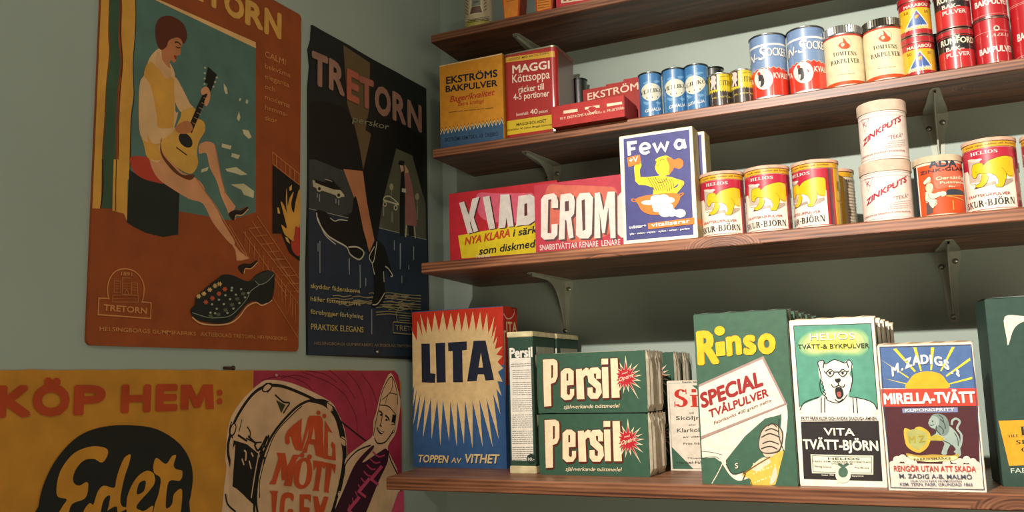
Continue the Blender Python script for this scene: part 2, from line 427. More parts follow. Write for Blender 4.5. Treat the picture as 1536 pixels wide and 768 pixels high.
k61 17 8714 4750 9429 4574 9900 4354
k61 18 9427 4785 9660 4678 9960 4496 10207 4274
k61 17 8820 4767 9314 4715 9661 4572
k61 19 9960 4749 10270 4528 10461 4267 10557 3968
k61 19 9900 4354 10207 3983 10270 3691
k61 20 10397 4712 10722 4447 10921 4103
k61 16 8206 4652 8558 4700 8928 4631
q62 6987 2953 7038 3355 7012 3533 7073 4001 7288 4293 7684 4562 7964 4628 8561 4550 9431 4267 9664 4077 9902 3713 9964 3214 9905 2799 9673 2387 9448 1976 8114 1888 7045 2370
q63 7087 3822 7209 4024 7464 4287 7825 4512 8208 4555 8719 4415 9095 4287 9432 4121 9665 3867 9784 3544 9815 3087 9671 2620 9447 2110 7828 2242 7209 2459 7084 3175
k64 50 7142 3345 7059 3617 7107 3851 7249 4112 7551 4408 7848 4528 8209 4529 8719 4398 9206 4239
p64 7173 3757 7457 3677 7731 3503 7658 2749 7410 2931 7149 3109 7120 3406
k63 26 7394 3591 7438 3557 7432 3437
k63 26 7353 3474 7399 3380
k63 26 7549 3548 7596 3484
k63 26 7508 3430 7555 3305
k64 34 7614 3666 7707 3567 7887 3771
k64 34 7686 3476 7776 3561 7934 3784
k64 34 7476 3797 7659 3662
k64 33 7257 3826 7456 3723
p63 7209 3695 7159 3049 7095 3232 7135 3611
q63 7171 3077 7322 3001 7523 2827 7640 2571 7204 2634 7070 2943
k64 46 7799 3559 7690 3292 7631 2934 7644 2391
k63 23 7717 3535 7625 3177 7565 2882
k64 28 8065 4396 8262 4278 8412 4257 8339 4178 8266 4100
p65 8090 4316 8313 4228 8216 4102
k64 22 7451 3936 7519 3855 7512 3780
k64 22 7433 3770 7613 3696 7773 3685
k64 15 7338 4048 7277 3870
k64 28 7027 3006 7073 2856 7244 2722
k64 22 7123 4028 7077 3882 7151 3788
q64 7214 3891 7188 3845 7151 3816 7113 3812 7085 3833 7074 3874 7082 3924 7108 3969 7145 3999 7183 4004 7211 3983 7223 3942
q63 7193 3903 7175 3868 7150 3845 7126 3840 7108 3855 7103 3885 7111 3923 7130 3959 7154 3982 7179 3987 7196 3972 7201 3941
q64 7989 4572 8001 4542 7981 4505 7934 4469 7873 4445 7815 4439 7775 4453 7763 4481 7783 4518 7829 4554 7889 4578 7948 4585
q63 7967 4559 7974 4538 7956 4510 7918 4482 7870 4462 7825 4456 7796 4464 7789 4485 7806 4514 7844 4541 7892 4561 7937 4568
k64 20 7777 4529 7880 4575 7990 4526 7883 4432
q64 7682 2662 7652 2992 7756 3424 7991 3789 8390 4095 8710 4255 9041 4306 9431 4253 9711 4005 9902 3642 9934 3216 9816 2809 9615 2395 9447 2076 7872 2325
q63 7728 2655 7697 2987 7802 3404 8029 3762 8416 4062 8721 4214 9041 4265 9347 4193 9606 3975 9772 3650 9815 3227 9699 2822 9501 2411 9336 2127 7917 2349
k64 79 8932 4292 9318 4212 9606 4010 9754 3721 9856 3363 9815 3018 9671 2654 9502 2337
k64 19 7746 2859 7740 3104 7849 3400 8077 3790 8466 4059 8721 4198
l64 28 9664 3954 10685 3426
q63 9531 4175 9545 4133 9537 4099 9508 4082 9467 4086 9424 4111 9391 4149 9377 4190 9385 4224 9413 4242 9454 4238 9497 4213
k64 14 9392 4227 9530 4159 9507 4090
q63 9916 3568 9931 3525 9922 3491 9892 3475 9849 3481 9805 3507 9771 3547 9756 3590 9764 3624 9794 3640 9837 3635 9881 3608
k64 14 9772 3626 9915 3553 9891 3484
q63 9848 2648 9862 2605 9854 2572 9824 2557 9782 2565 9738 2594 9705 2635 9690 2677 9699 2710 9728 2725 9770 2717 9814 2689
k64 14 9706 2712 9846 2633 9823 2566
k64 23 7797 3652 7861 3698 7835 3600
k64 23 7730 3565 7793 3609 7768 3512
k64 23 7865 3710 7930 3756 7904 3657
k64 23 7779 3407 7843 3450 7817 3354
q62 9905 2939 9904 3254 10396 3465 10719 3590 10753 3848 10853 4030 11025 4404 11341 4729 11624 4314 11658 4077 11508 3616 11223 3367 11326 3169 11570 2803 11456 2142 9673 2278
q63 9964 3073 10395 3356 10685 3426 10817 3379 10771 3586 10819 3807 10921 4103 11024 4328 11355 4651 11552 4355 11563 4080 11473 3696 11259 3441 11154 3335 11256 3100 11520 2827 11389 2481 11178 2061 9907 2245
k64 28 9857 3083 9964 3214 10270 3366 10666 3427
k64 32 11223 3292 11325 3093 11549 2825
k64 21 10751 3587 10819 3807 10955 4140 11059 4403 11355 4663 11538 4394 11564 4119
k64 21 10955 4140 11265 4098 11511 3926
k64 16 11126 4134 11267 4341 11552 4315
k64 16 11044 4232 11352 4398 11397 4639
p64 11390 3951 11511 3926 11473 3734 11387 3643 11332 3742
q63 11487 3687 11473 3634 11436 3596 11386 3585 11337 3603 11302 3644 11289 3698 11303 3751 11339 3789 11389 3800 11438 3783 11474 3742
k64 16 11346 3760 11473 3754 11444 3620 11344 3595
k64 32 10941 4027 11002 4009 11056 3961
k64 37 11138 3943 11235 3892 11276 3837
q64 11042 3954 11037 3945 11022 3939 11001 3937 10981 3941 10966 3948 10961 3958 10966 3967 10981 3973 11001 3975 11022 3972 11037 3964
q64 11221 3855 11215 3846 11200 3839 11179 3838 11158 3841 11143 3849 11138 3859 11143 3868 11158 3874 11179 3876 11200 3872 11215 3865
k64 21 11042 3947 11000 3816 10959 3762 11020 3751
q64 10852 3749 11020 3653 11108 3648 11019 3600 10918 3637
q66 10878 3721 11020 3642 11081 3642 11006 3624
k64 26 10784 3548 10884 3448 11121 3450 11316 3570 11416 3660
q67 10685 3407 10750 3365 10395 3139 10916 3278 11175 3326 11221 3103 10913 2760 10520 2270 10270 1982 9447 2110 9905 2799 10208 3156
k68 31 10717 3313 10916 3204 11119 3217
k68 30 10626 3203 10795 3103 10969 3103
k68 30 10535 3094 10677 3004 10821 2990
k68 30 10446 2987 10560 2907 10676 2880
k68 30 10357 2881 10445 2810 10534 2772
k68 29 10270 2776 10332 2716 10395 2666
k68 29 10183 2673 10220 2622 10257 2561
k68 29 10098 2570 10110 2530 10122 2458
k68 28 10014 2469 10002 2439 9990 2357
p69 10650 2861 10982 3049 11063 3004 10728 2809
p69 10650 2861 10913 2723 10886 2682 10624 2820
p69 10270 2687 10586 2868 10663 2823 10344 2636
p69 10270 2687 10521 2550 10495 2510 10245 2648
p69 9966 2409 10270 2581 10344 2536 10038 2358
p69 9966 2409 10208 2271 10184 2233 9942 2371
p70 11316 2161 11566 2498 11893 2498 11998 2067
q71 4053 2860 4045 3227 4109 3497 4269 3764 4536 3985 4886 4076 5327 4070 5734 3995 6097 3802 6309 3564 6382 3306 6330 2980 6181 2511
k71 10 3923 3793 3923 3791
>lettering
t72 3475 4255 3897 4254 339 18 0 0 K
t72 3902 4259 4393 4237 352 18 0 0 Ö
t72 4443 4245 4903 4235 344 18 0 0 P
t72 5133 4241 5613 4237 343 18 0 0 H
t72 5689 4240 6073 4236 342 18 0 0 E
p72 6125 4240 6127 4576 6307 4577 6421 4406 6532 4576 6723 4574 6750 4227 6598 4230 6577 4416 6488 4254 6372 4253 6275 4415 6267 4234
q72 6911 4453 6905 4430 6885 4415 6859 4409 6832 4416 6812 4433 6804 4455 6811 4477 6830 4493 6856 4498 6883 4492 6903 4475
q72 6915 4328 6908 4306 6889 4290 6863 4285 6836 4292 6816 4309 6808 4331 6814 4353 6833 4369 6860 4374 6887 4367 6907 4350
q73 4961 3781 4898 3824 4718 3850 4489 3794 4330 3639 4270 3479 4279 3313 4405 3262 4354 3186 4280 3055 4417 3036 4478 3193 4660 3242 4697 3384 4665 3431 4566 3399 4484 3456 4501 3575 4609 3686 4755 3698 4877 3642 4949 3706
q73 5311 3702 5216 3671 5143 3537 5102 3414 5075 3316 4920 3359 4834 3295 4781 3154 4722 3174 4640 3076 4650 2882 4885 2845 4938 2985 4996 3051 5117 3085 5152 3005 5308 3047 5211 3072 5175 3178 5227 3427 5284 3575
q71 5018 3228 4943 3207 4902 3113 4893 2991 4967 3006 5007 3124
q73 5551 3471 5421 3406 5314 3263 5273 3115 5313 2932 5582 2738 5705 3007 5572 2973 5505 2982 5436 3056 5694 3272 5706 3403 5635 3463
q71 5556 3353 5458 3325 5430 3198 5528 3212 5565 3286
q73 5731 3627 5684 3525 5705 3430 5811 3352 5785 3156 5722 3005 5717 2717 6103 2658 6194 3147 6050 3124 6019 2993 5932 2950 5911 3033 5954 3297 6152 3289 6185 3409 6074 3447 6028 3506 6067 3626 5995 3626 5892 3532
p74 8297 3736 8356 3822 8495 3908 8709 3998 8694 3768 8715 3600 8777 3763 8866 4002 8950 4016 8850 3758 8717 3479 8554 3509 8482 3625 8445 3726 8401 3724 8420 3643 8377 3604 8307 3629
p74 8903 4033 8997 4032 9178 4021 9246 3973 9291 3315 9075 3378 9025 3557 8885 3582 8840 3440 8717 3450 8870 3699
p63 8954 3650 9018 3836 9048 3643
p74 9310 3940 9525 3717 9395 3755 9398 3351 9513 3326 9527 3445 9476 3524 9511 3573 9597 3516 9618 3251 9291 3309
q74 9192 4071 9185 4053 9166 4041 9139 4037 9113 4043 9094 4057 9086 4075 9093 4093 9112 4105 9139 4109 9165 4103 9185 4089
q74 9349 4010 9342 3992 9322 3980 9295 3977 9268 3983 9248 3997 9241 4015 9248 4033 9268 4045 9295 4049 9322 4043 9341 4029
p74 8105 3500 8306 3478 8361 3269 8502 3439 8672 3420 8579 3348 8466 2951 8276 2981 8392 3224 8300 3061 8232 3074 8211 3283 8105 3060 8090 3021 7936 3046 8005 3098 8149 3413
q74 8736 3363 8593 3318 8529 3155 8532 2986 8644 2895 8802 2885 8939 2970 8983 3138 8935 3302 8842 3354
q63 8737 3305 8676 3169 8651 3001 8733 2941 8801 2985 8844 3152 8820 3284
q74 8777 3405 8769 3387 8748 3375 8718 3373 8689 3380 8667 3396 8659 3415 8666 3433 8688 3445 8717 3447 8747 3440 8769 3425
q74 8971 3366 8963 3348 8941 3336 8911 3333 8881 3341 8859 3357 8850 3376 8858 3394 8880 3406 8910 3409 8941 3401 8963 3385
p74 9005 3305 9292 3256 9293 3138 9244 3195 9151 2830 9176 2793 8987 2826 9033 2858 9110 3214 9016 3135
p74 9292 3250 9619 3181 9590 3019 9514 3146 9418 2770 9442 2732 9296 2761 9351 3191 9293 3138
p74 7939 2943 8146 2914 8126 2867 8098 2605 8135 2405 7970 2429 8015 2616 8001 2882
q74 8338 2869 8220 2801 8208 2502 8389 2394 8516 2569 8385 2598 8387 2476 8301 2544 8318 2761 8426 2775 8505 2710 8512 2820
p74 8668 2802 8955 2761 8943 2639 8873 2705 8781 2717 8774 2590 8921 2557 8921 2485 8775 2511 8777 2364 8674 2379
p74 9011 2731 9129 2711 9202 2533 9297 2690 9418 2667 9299 2439 9205 2215 9110 2229
@lita
>printed_front
p75 0 0 1980 0 1980 2960 0 2960
p76 0 0 1980 0 1980 1869 0 1712
>starburst
p77 -51 2259 -9 2599 105 2390 128 2768 234 2467 188 2908 324 2506 353 2844 445 2533 513 2918 602 2537 696 2924 777 2540 870 2881 938 2532 1037 2888 1098 2525 1190 2874 1250 2517 1343 2887 1401 2510 1499 2868 1545 2493 1643 2849 1663 2445 1795 2766 1720 2348 1832 2595 1753 2241 1851 2395 1792 2161 1952 2207 1819 2056 1947 2025 1839 1925 1953 1807 1846 1742 1935 1559 1830 1572 1905 1302 1804 1433 1873 969 1732 1356 1827 525 1589 1281 1702 382 1446 1247 1497 380 1302 1233 1284 353 1146 1235 1106 429 976 1222 955 386 829 1224 792 479 669 1242 601 399 546 1259 411 518 409 1299 223 539 283 1338 85 634 176 1383 11 794 95 1465 1 1116 44 1547 -35 1332 7 1657 -44 1658 -4 1820 -55 1865 -15 1984 -66 2068 -14 2148
>lettering
p78 207 2326 397 2318 402 1755 515 1741 500 1570 210 1587
p78 524 2323 736 2325 737 1575 538 1574
p78 798 2323 1204 2327 1201 2168 1103 2161 1104 1567 897 1572 895 2158 802 2156
p78 1349 2332 1601 2327 1761 1594 1584 1588 1551 1703 1426 1707 1399 1587 1195 1581
p77 1500 2104 1536 1829 1441 1832
t79 111 83 767 72 137 9 0.2 0 TOPPEN
t79 834 84 1039 77 93 9 0.2 0 AV
t79 1111 83 1816 79 160 9 0.2 0 VITHET
t80 98 93 755 83 137 9 0.2 0 TOPPEN
t80 828 94 1034 87 93 6 0.2 0 AV
t80 1100 93 1811 95 160 9 0.2 0 VITHET
@lita_side
>printed_side
p81 0 1500 600 1500 600 2960 0 2960
p76 0 0 600 0 600 1500 0 1500
t80 -42 2460 584 2474 199 8 0 0 LITA
k82 22 12 2809 152 2722 362 2755 480 2859 459 2917
q77 -43 2231 56 2286 -52 288 -119 343
@soap_tall
>printed_front
p83 0 140 480 140 480 2260 0 2260
p84 30 220 430 220 430 1960 30 1960
>lettering
t84 31 1963 467 1971 172 12 0 0 Persil
l85 9 54 1857 130 1857
l85 9 138 1857 202 1856
l85 9 210 1856 291 1856
l85 9 299 1856 348 1856
l85 9 356 1856 400 1856
l85 9 408 1856 459 1856
l85 9 53 1822 117 1822
l85 9 125 1822 152 1821
l85 9 160 1821 192 1821
l85 9 200 1821 238 1821
l85 9 246 1821 305 1821
l85 9 313 1821 342 1821
l85 9 351 1821 411 1821
l85 9 419 1821 451 1821
l86 7 82 1751 145 1750
l86 7 153 1750 232 1749
l86 7 241 1749 271 1749
l86 7 279 1749 320 1749
l86 7 328 1749 402 1748
l86 6 410 1748 478 1747
l86 7 81 1716 133 1715
l86 7 141 1715 221 1715
l86 7 229 1715 292 1714
l86 7 300 1714 331 1714
l86 7 339 1714 366 1713
l86 7 374 1713 423 1713
l86 6 431 1713 481 1713
l86 7 80 1681 144 1680
l86 7 152 1680 209 1680
l86 7 217 1680 288 1679
l86 7 296 1679 371 1679
l86 7 379 1679 425 1678
l86 6 433 1678 463 1678
l86 6 470 1678 480 1678
l86 7 79 1646 134 1645
l86 7 142 1645 182 1645
l86 7 190 1645 270 1645
l86 7 278 1645 306 1644
l86 7 314 1644 376 1644
l86 6 384 1644 415 1644
l86 6 423 1644 448 1644
l86 6 456 1644 478 1643
l86 7 78 1611 117 1611
l86 7 125 1611 181 1610
l86 7 189 1610 222 1610
l86 7 230 1610 309 1610
l86 7 317 1610 364 1609
l86 6 372 1609 430 1609
l86 6 438 1609 477 1609
l86 7 76 1541 124 1541
l86 7 132 1541 195 1541
l86 7 203 1541 244 1541
l86 7 252 1541 329 1540
l86 7 337 1540 410 1540
l86 6 417 1540 475 1540
l86 7 75 1506 122 1506
l86 7 130 1506 205 1506
l86 7 213 1506 283 1506
l86 7 291 1506 334 1506
l86 6 342 1506 395 1506
l86 6 403 1506 463 1505
l86 7 74 1471 121 1471
l86 7 129 1471 197 1471
l86 7 205 1471 232 1471
l86 7 240 1471 272 1471
l86 7 280 1471 349 1471
l86 6 357 1471 401 1471
l86 6 409 1471 449 1471
l86 6 457 1471 473 1471
l86 7 73 1436 134 1436
l86 7 142 1436 172 1436
l86 7 180 1436 228 1436
l86 7 236 1436 280 1436
l86 7 288 1436 346 1436
l86 6 354 1436 422 1436
l86 6 430 1436 472 1436
l86 7 72 1402 134 1402
l86 7 142 1402 181 1402
l86 7 189 1402 223 1402
l86 7 231 1402 273 1402
l86 7 281 1402 346 1402
l86 6 354 1402 403 1402
l86 6 411 1402 447 1402
l86 6 455 1402 471 1402
l86 7 71 1367 149 1367
l86 7 157 1367 182 1367
l86 7 190 1367 240 1367
l86 7 248 1367 292 1367
l86 6 300 1367 346 1367
l86 6 354 1367 402 1368
l86 6 410 1368 470 1368
l86 7 70 1332 147 1332
l86 7 155 1332 229 1333
l86 7 237 1333 310 1333
l86 6 318 1333 361 1333
l86 6 369 1333 418 1333
l86 6 425 1333 467 1333
l86 7 68 1263 106 1263
l86 7 114 1263 153 1263
l86 7 161 1263 224 1263
l86 7 232 1263 264 1264
l86 6 272 1264 305 1264
l86 6 313 1264 379 1264
l86 6 387 1264 432 1264
l86 6 440 1264 467 1265
l86 7 67 1228 106 1228
l86 7 114 1228 177 1229
l86 7 185 1229 228 1229
l86 7 236 1229 306 1229
l86 6 314 1229 371 1230
l86 6 379 1230 444 1230
l86 6 452 1230 466 1230
l86 7 66 1193 97 1193
l86 7 105 1194 149 1194
l86 7 157 1194 203 1194
l86 7 211 1194 283 1195
l86 6 291 1195 323 1195
l86 6 331 1195 359 1195
l86 6 367 1195 403 1196
l86 6 411 1196 449 1196
l86 7 65 1159 93 1159
l86 7 101 1159 162 1159
l86 7 170 1159 246 1160
l86 6 254 1160 327 1161
l86 6 335 1161 366 1161
l86 6 374 1161 413 1161
l86 6 421 1161 464 1162
l86 7 64 1124 104 1124
l86 7 112 1124 157 1125
l86 7 165 1125 237 1125
l86 6 245 1126 292 1126
l86 6 300 1126 332 1126
l86 6 340 1126 398 1127
l86 6 406 1127 463 1127
l86 7 63 1089 106 1090
l86 7 114 1090 157 1090
l86 7 165 1090 194 1091
l86 6 202 1091 257 1091
l86 6 265 1091 293 1092
l86 6 301 1092 372 1092
l86 6 380 1092 432 1093
l86 6 440 1093 462 1093
l86 7 62 1055 107 1055
l86 7 115 1055 186 1056
l86 6 194 1056 262 1057
l86 6 270 1057 297 1057
l86 6 305 1057 355 1058
l86 6 362 1058 389 1058
l86 6 397 1058 460 1059
l86 7 61 986 91 986
l86 7 99 986 162 987
l86 6 170 987 215 988
l86 6 223 988 289 988
l86 6 297 989 357 989
l86 6 365 989 407 990
l86 6 415 990 441 990
l86 6 449 990 458 991
l86 7 60 951 137 952
l86 7 145 952 222 953
l86 6 230 953 303 954
l86 6 311 954 353 955
l86 6 361 955 402 956
l86 6 410 956 457 956
l86 7 59 917 120 917
l86 7 128 918 164 918
l86 6 172 918 238 919
l86 6 246 919 274 920
l86 6 282 920 345 921
l86 6 353 921 420 922
l86 6 427 922 456 922
l86 7 58 882 92 883
l86 7 100 883 153 883
l86 6 161 884 229 885
l86 6 236 885 291 886
l86 6 299 886 358 887
l86 6 366 887 404 887
l86 6 412 887 455 888
l86 7 57 848 114 848
l86 7 122 849 147 849
l86 6 155 849 200 850
l86 6 208 850 278 851
l86 6 286 851 362 853
l86 6 370 853 429 854
l86 6 437 854 454 854
l86 7 56 813 117 814
l86 6 125 814 155 815
l86 6 163 815 242 816
l86 6 250 816 294 817
l86 6 302 817 373 819
l86 6 381 819 428 819
l86 6 436 820 453 820
l86 7 55 779 105 780
l86 6 113 780 147 780
l86 6 155 780 222 782
l86 6 230 782 275 783
l86 6 283 783 324 784
l86 6 332 784 404 785
l86 6 412 785 452 786
l86 7 53 710 118 711
l86 6 126 711 154 712
l86 6 162 712 230 713
l86 6 238 714 291 715
l86 6 299 715 330 715
l86 6 338 716 366 716
l86 6 374 716 401 717
l86 6 409 717 450 718
l86 7 52 675 82 676
l86 6 90 676 135 677
l86 6 143 677 170 678
l86 6 178 678 248 680
l86 6 256 680 334 681
l86 6 342 682 419 683
l86 6 427 683 449 684
l86 7 51 641 75 642
l86 6 83 642 123 643
l86 6 131 643 166 644
l86 6 174 644 200 644
l86 6 208 645 285 646
l86 6 293 646 347 648
l86 6 355 648 394 649
l86 6 402 649 448 650
l86 6 50 607 97 608
l86 6 105 608 138 609
l86 6 146 609 202 610
l86 6 210 610 255 611
l86 6 263 612 335 613
l86 6 343 613 420 615
l86 6 428 615 447 616
l86 6 49 572 76 573
l86 6 84 573 125 574
l86 6 133 574 159 575
l86 6 167 575 223 577
l86 6 231 577 310 579
l86 6 318 579 343 579
l86 6 351 580 385 580
l86 6 393 581 446 582
l86 6 48 538 74 539
l86 6 82 539 112 540
l86 6 120 540 167 541
l86 6 175 541 246 543
l86 6 254 543 333 545
l86 6 341 545 385 546
l86 6 393 547 443 548
l86 6 47 504 104 505
l86 6 112 506 166 507
l86 6 174 507 240 509
l86 6 248 509 325 511
l86 6 333 511 386 513
l86 6 394 513 434 514
l86 6 46 435 124 438
l86 6 132 438 192 439
l86 6 200 440 228 440
l86 6 236 441 289 442
l86 6 297 442 373 444
l86 6 380 445 442 446
l86 6 45 401 122 403
l86 6 130 404 165 405
l86 6 172 405 210 406
l86 6 218 406 294 408
l86 6 302 408 368 410
l86 6 375 411 441 412
l86 6 44 367 75 368
l86 6 83 368 109 369
l86 6 117 369 148 370
l86 6 156 370 229 372
l86 6 237 373 293 374
l86 6 301 375 349 376
l86 6 357 376 422 378
l86 6 429 378 440 379
l86 6 43 333 97 334
l86 6 105 335 165 336
l86 6 173 337 236 339
l86 6 244 339 293 340
l86 6 301 341 345 342
l86 6 353 342 395 343
l86 6 402 344 438 345
l86 6 42 299 86 300
l86 6 94 300 166 302
l86 6 174 303 206 304
l86 6 214 304 262 306
l86 6 270 306 295 307
l86 6 303 307 381 309
l86 6 389 310 425 311
l86 6 41 264 73 265
l86 6 81 266 130 267
l86 6 138 268 177 269
l86 6 185 269 262 272
l86 6 270 272 326 274
l86 6 334 274 381 275
l86 6 389 276 427 277
l86 6 40 230 100 232
l86 6 108 233 149 234
l86 6 157 234 186 235
l86 6 194 235 218 236
l86 6 226 237 293 239
l86 6 301 239 368 241
l86 6 376 242 435 244
q87 478 252 465 210 433 180 391 168 349 178 319 208 309 249 322 291 353 321 396 333 438 322 468 293
t84 334 220 451 221 49 4 0 0 10:-
@soap_pack
>printed_front
p88 0 0 1920 0 1920 1000 0 1000
>lettering
p89 139 877 338 884 394 854 409 802 401 586 357 494 308 475 274 467 270 97 138 87
p89 461 661 536 720 625 720 696 669 687 441 566 432 561 293 593 271 618 294 621 374 693 375 689 273 630 199 517 189 446 247
p89 737 698 841 706 848 669 913 720 960 706 964 589 900 589 867 552 869 202 734 200
p89 934 633 1000 713 1126 721 1179 663 1173 532 1087 532 1091 619 1052 619 1057 553 1170 445 1179 301 1105 206 980 204 927 269 932 389 1019 393 1023 306 1070 292 1081 372 951 480
p89 1195 859 1312 859 1308 764 1191 764
p89 1197 721 1306 721 1300 216 1191 215
p89 1350 858 1474 858 1484 219 1346 217
p89 127 889 326 895 383 865 397 813 390 597 345 505 296 486 262 478 258 108 126 98
p89 449 672 525 731 614 731 684 680 676 452 555 443 549 304 581 282 606 304 609 385 681 386 677 283 618 209 505 200 435 258
p89 726 709 830 717 836 680 902 731 949 717 952 600 889 600 856 563 858 213 723 211
p89 922 644 989 724 1115 732 1167 673 1162 543 1076 542 1080 630 1040 629 1045 564 1158 456 1168 312 1094 217 968 215 916 279 921 399 1007 404 1012 317 1058 303 1069 383 940 490
p89 1184 870 1300 869 1296 775 1180 775
p89 1186 732 1295 732 1288 227 1180 225
p89 1339 869 1463 869 1473 230 1335 228
p89 99 911 298 918 355 888 369 835 362 620 318 527 268 508 234 500 230 129 98 120
p89 422 694 497 753 586 753 657 702 648 474 527 465 522 325 554 304 579 326 582 407 654 408 650 305 591 231 478 222 407 280
p89 698 731 803 739 809 702 875 753 922 739 925 622 862 622 829 585 831 235 695 233
p89 895 666 962 746 1089 753 1141 695 1136 564 1049 564 1053 651 1014 651 1019 586 1132 477 1142 333 1067 238 942 236 889 301 894 421 981 425 985 338 1032 324 1043 404 913 512
p89 1157 892 1274 891 1270 797 1153 797
p89 1159 753 1268 753 1262 248 1154 247
p89 1313 891 1437 891 1447 251 1309 249
p89 148 892 347 899 403 869 418 817 410 601 366 508 316 489 283 482 279 112 147 102
p89 470 676 545 735 634 735 704 683 696 456 575 447 570 308 601 286 626 308 629 389 701 390 698 287 639 213 526 204 455 262
p89 746 713 850 720 856 684 922 735 969 721 972 604 909 603 876 567 878 217 743 215
p89 942 647 1009 728 1135 735 1187 677 1182 547 1096 546 1099 633 1060 633 1065 568 1178 460 1188 315 1114 221 988 219 936 283 940 403 1027 408 1032 321 1078 307 1089 387 960 494
p89 1203 873 1320 873 1316 779 1199 779
p89 1205 735 1314 735 1308 231 1199 229
p89 1359 873 1482 872 1492 234 1354 232
p89 122 866 321 873 378 843 392 791 385 575 341 482 291 463 258 456 253 86 121 76
p89 444 650 520 709 609 709 679 658 671 430 550 421 545 282 576 260 601 282 604 363 676 364 673 261 614 187 501 178 430 236
p89 721 687 825 695 831 658 897 709 944 695 947 578 884 578 851 541 853 191 718 189
p89 917 622 984 702 1110 710 1163 652 1157 521 1071 521 1075 608 1035 608 1041 542 1154 434 1163 290 1089 195 964 193 911 257 916 377 1003 382 1007 295 1053 281 1065 361 935 469
p89 1179 848 1296 848 1292 753 1175 753
p89 1181 710 1290 710 1284 205 1175 204
p89 1334 848 1458 847 1468 208 1330 206
p90 115 900 314 907 371 876 385 824 378 609 334 516 284 497 251 489 246 119 114 109
p90 437 683 513 742 602 742 673 691 664 463 543 454 538 315 569 293 594 315 597 396 670 397 666 294 607 220 494 211 423 269
p90 714 720 818 728 825 691 890 742 938 728 941 611 877 611 844 574 846 224 711 222
p90 911 655 977 735 1104 742 1156 684 1151 554 1065 553 1068 640 1029 640 1034 575 1147 467 1157 322 1083 227 957 226 904 290 909 410 996 415 1000 328 1047 314 1058 393 929 501
p90 1172 881 1289 880 1285 786 1168 786
p90 1174 742 1283 743 1277 238 1169 236
p90 1328 880 1452 880 1462 240 1324 238
p89 269 802 302 802 295 601 262 578
p89 542 654 574 654 570 536 538 535
p90 1863 595 1702 603 1830 676 1686 639 1805 778 1655 670 1695 791 1615 688 1592 922 1559 690 1483 810 1512 674 1381 761 1472 640 1359 653 1450 595 1384 569 1447 549 1356 495 1461 509 1363 396 1492 474 1435 310 1537 453 1522 294 1575 449 1621 319 1619 458 1782 209 1655 478 1829 380 1687 514 1841 499 1704 558
p91 1783 589 1696 601 1759 647 1681 635 1741 720 1651 665 1662 730 1613 682 1587 824 1560 684 1509 743 1515 668 1436 707 1478 636 1420 630 1456 594 1438 570 1453 550 1418 516 1466 512 1423 445 1496 479 1475 383 1539 459 1537 371 1575 455 1609 390 1617 464 1725 310 1651 483 1759 433 1682 517 1767 519 1697 559
t90 1454 498 1705 571 61 3 0.25 0 Optirit
t90 1517 613 1609 635 29 2 0.2 0 med
t90 472 71 1443 80 62 4 0.25 0 självverkande tvättmedel
@rinse_box
>printed_front
p92 0 0 700 0 700 1510 0 1510
l93 6 40 40 660 40 660 1460 40 1460 40 40
p94 35 394 400 30 37 24
p94 455 1416 567 1414 562 1323
>lettering
t95 123 1059 547 1054 299 5 0 1 Si
t95 567 1054 658 1053 295 5 0 1 l
t96 377 940 456 940 32 1 0 1 till
t96 138 839 783 848 65 1 0 1 Sköljning
t96 356 742 485 748 32 1 0 1 eller
t96 148 633 804 652 64 1 0 1 Klarkokning
t96 250 540 696 557 35 1 0 1 av vittvätt
t96 250 428 760 444 35 1 0 1 Fritt från klor
t96 304 196 708 205 22 1 0 1 Tillverkas av
t96 114 108 768 131 45 1 0 1 Henkel-Fabriker
t96 278 1465 681 1463 26 1 0 1 Gamla fabriken
@soap_powder
>printed_front
p97 0 0 1370 0 1370 2500 0 2500
p98 46 760 35 687 902 1011 1192 1115 1298 1143 1183 991 969 939 668 689 512 509 355 327 282 326 211 379 25 366 23 468 23 614
q98 216 470 362 435 372 291 462 157 637 189 704 120 630 75 521 59 417 131 317 290 284 362
q98 1199 1115 1279 1122 1284 937 1229 620 1205 480 1155 444 1157 691 1201 938
k99 9 15 467 178 451 324 417
k99 9 10 365 212 390 276 355
k98 11 317 290 235 145 146 6
q100 599 153 822 299 1005 407 1150 479 1199 480 1136 269 1070 58 1014 4 732 -3 702 84 615 118
q101 730 244 899 388 1018 337 926 265 816 193
q102 779 298 774 289 763 289 758 298 764 307 775 307
q102 906 219 900 210 889 210 884 219 890 228 901 228
q102 1030 141 1024 132 1014 131 1009 140 1015 150 1026 150
q102 821 55 815 46 805 46 800 55 806 64 816 64
q102 963 241 957 232 947 232 942 241 948 250 959 250
q102 1087 163 1082 154 1071 154 1067 163 1072 172 1083 172
q102 879 78 873 69 862 68 858 77 864 87 874 87
q102 1021 263 1015 254 1004 254 1000 263 1006 272 1016 272
q102 811 178 805 169 795 169 790 178 796 187 806 187
q102 937 100 931 91 920 91 916 100 921 109 932 109
q102 1078 285 1072 276 1062 276 1057 285 1063 294 1073 294
q102 869 201 863 191 853 191 848 200 854 210 864 210
q102 994 123 988 113 978 113 973 122 979 131 989 132
q102 784 37 779 28 768 27 763 36 769 46 780 46
q102 927 223 921 214 910 213 906 223 912 232 922 232
q102 1051 145 1046 136 1035 135 1031 144 1036 154 1047 154
q102 843 59 837 50 826 50 821 59 827 68 838 68
q102 985 245 979 236 968 236 963 245 969 254 980 254
q102 774 160 769 151 758 150 753 160 759 169 770 169
q102 900 82 894 73 884 72 879 81 885 91 896 91
q103 1066 268 1085 128 1016 22 983 56
q104 904 477 945 566 1086 567 1114 461 1004 390 935 406
q105 856 618 909 775 1028 868 1149 846 1212 733 1178 543 1107 458 937 442 856 505
q106 871 618 922 761 1034 850 1138 832 1194 726 1161 550 1098 479 938 459 871 512
k107 18 911 583 1019 619 1139 578
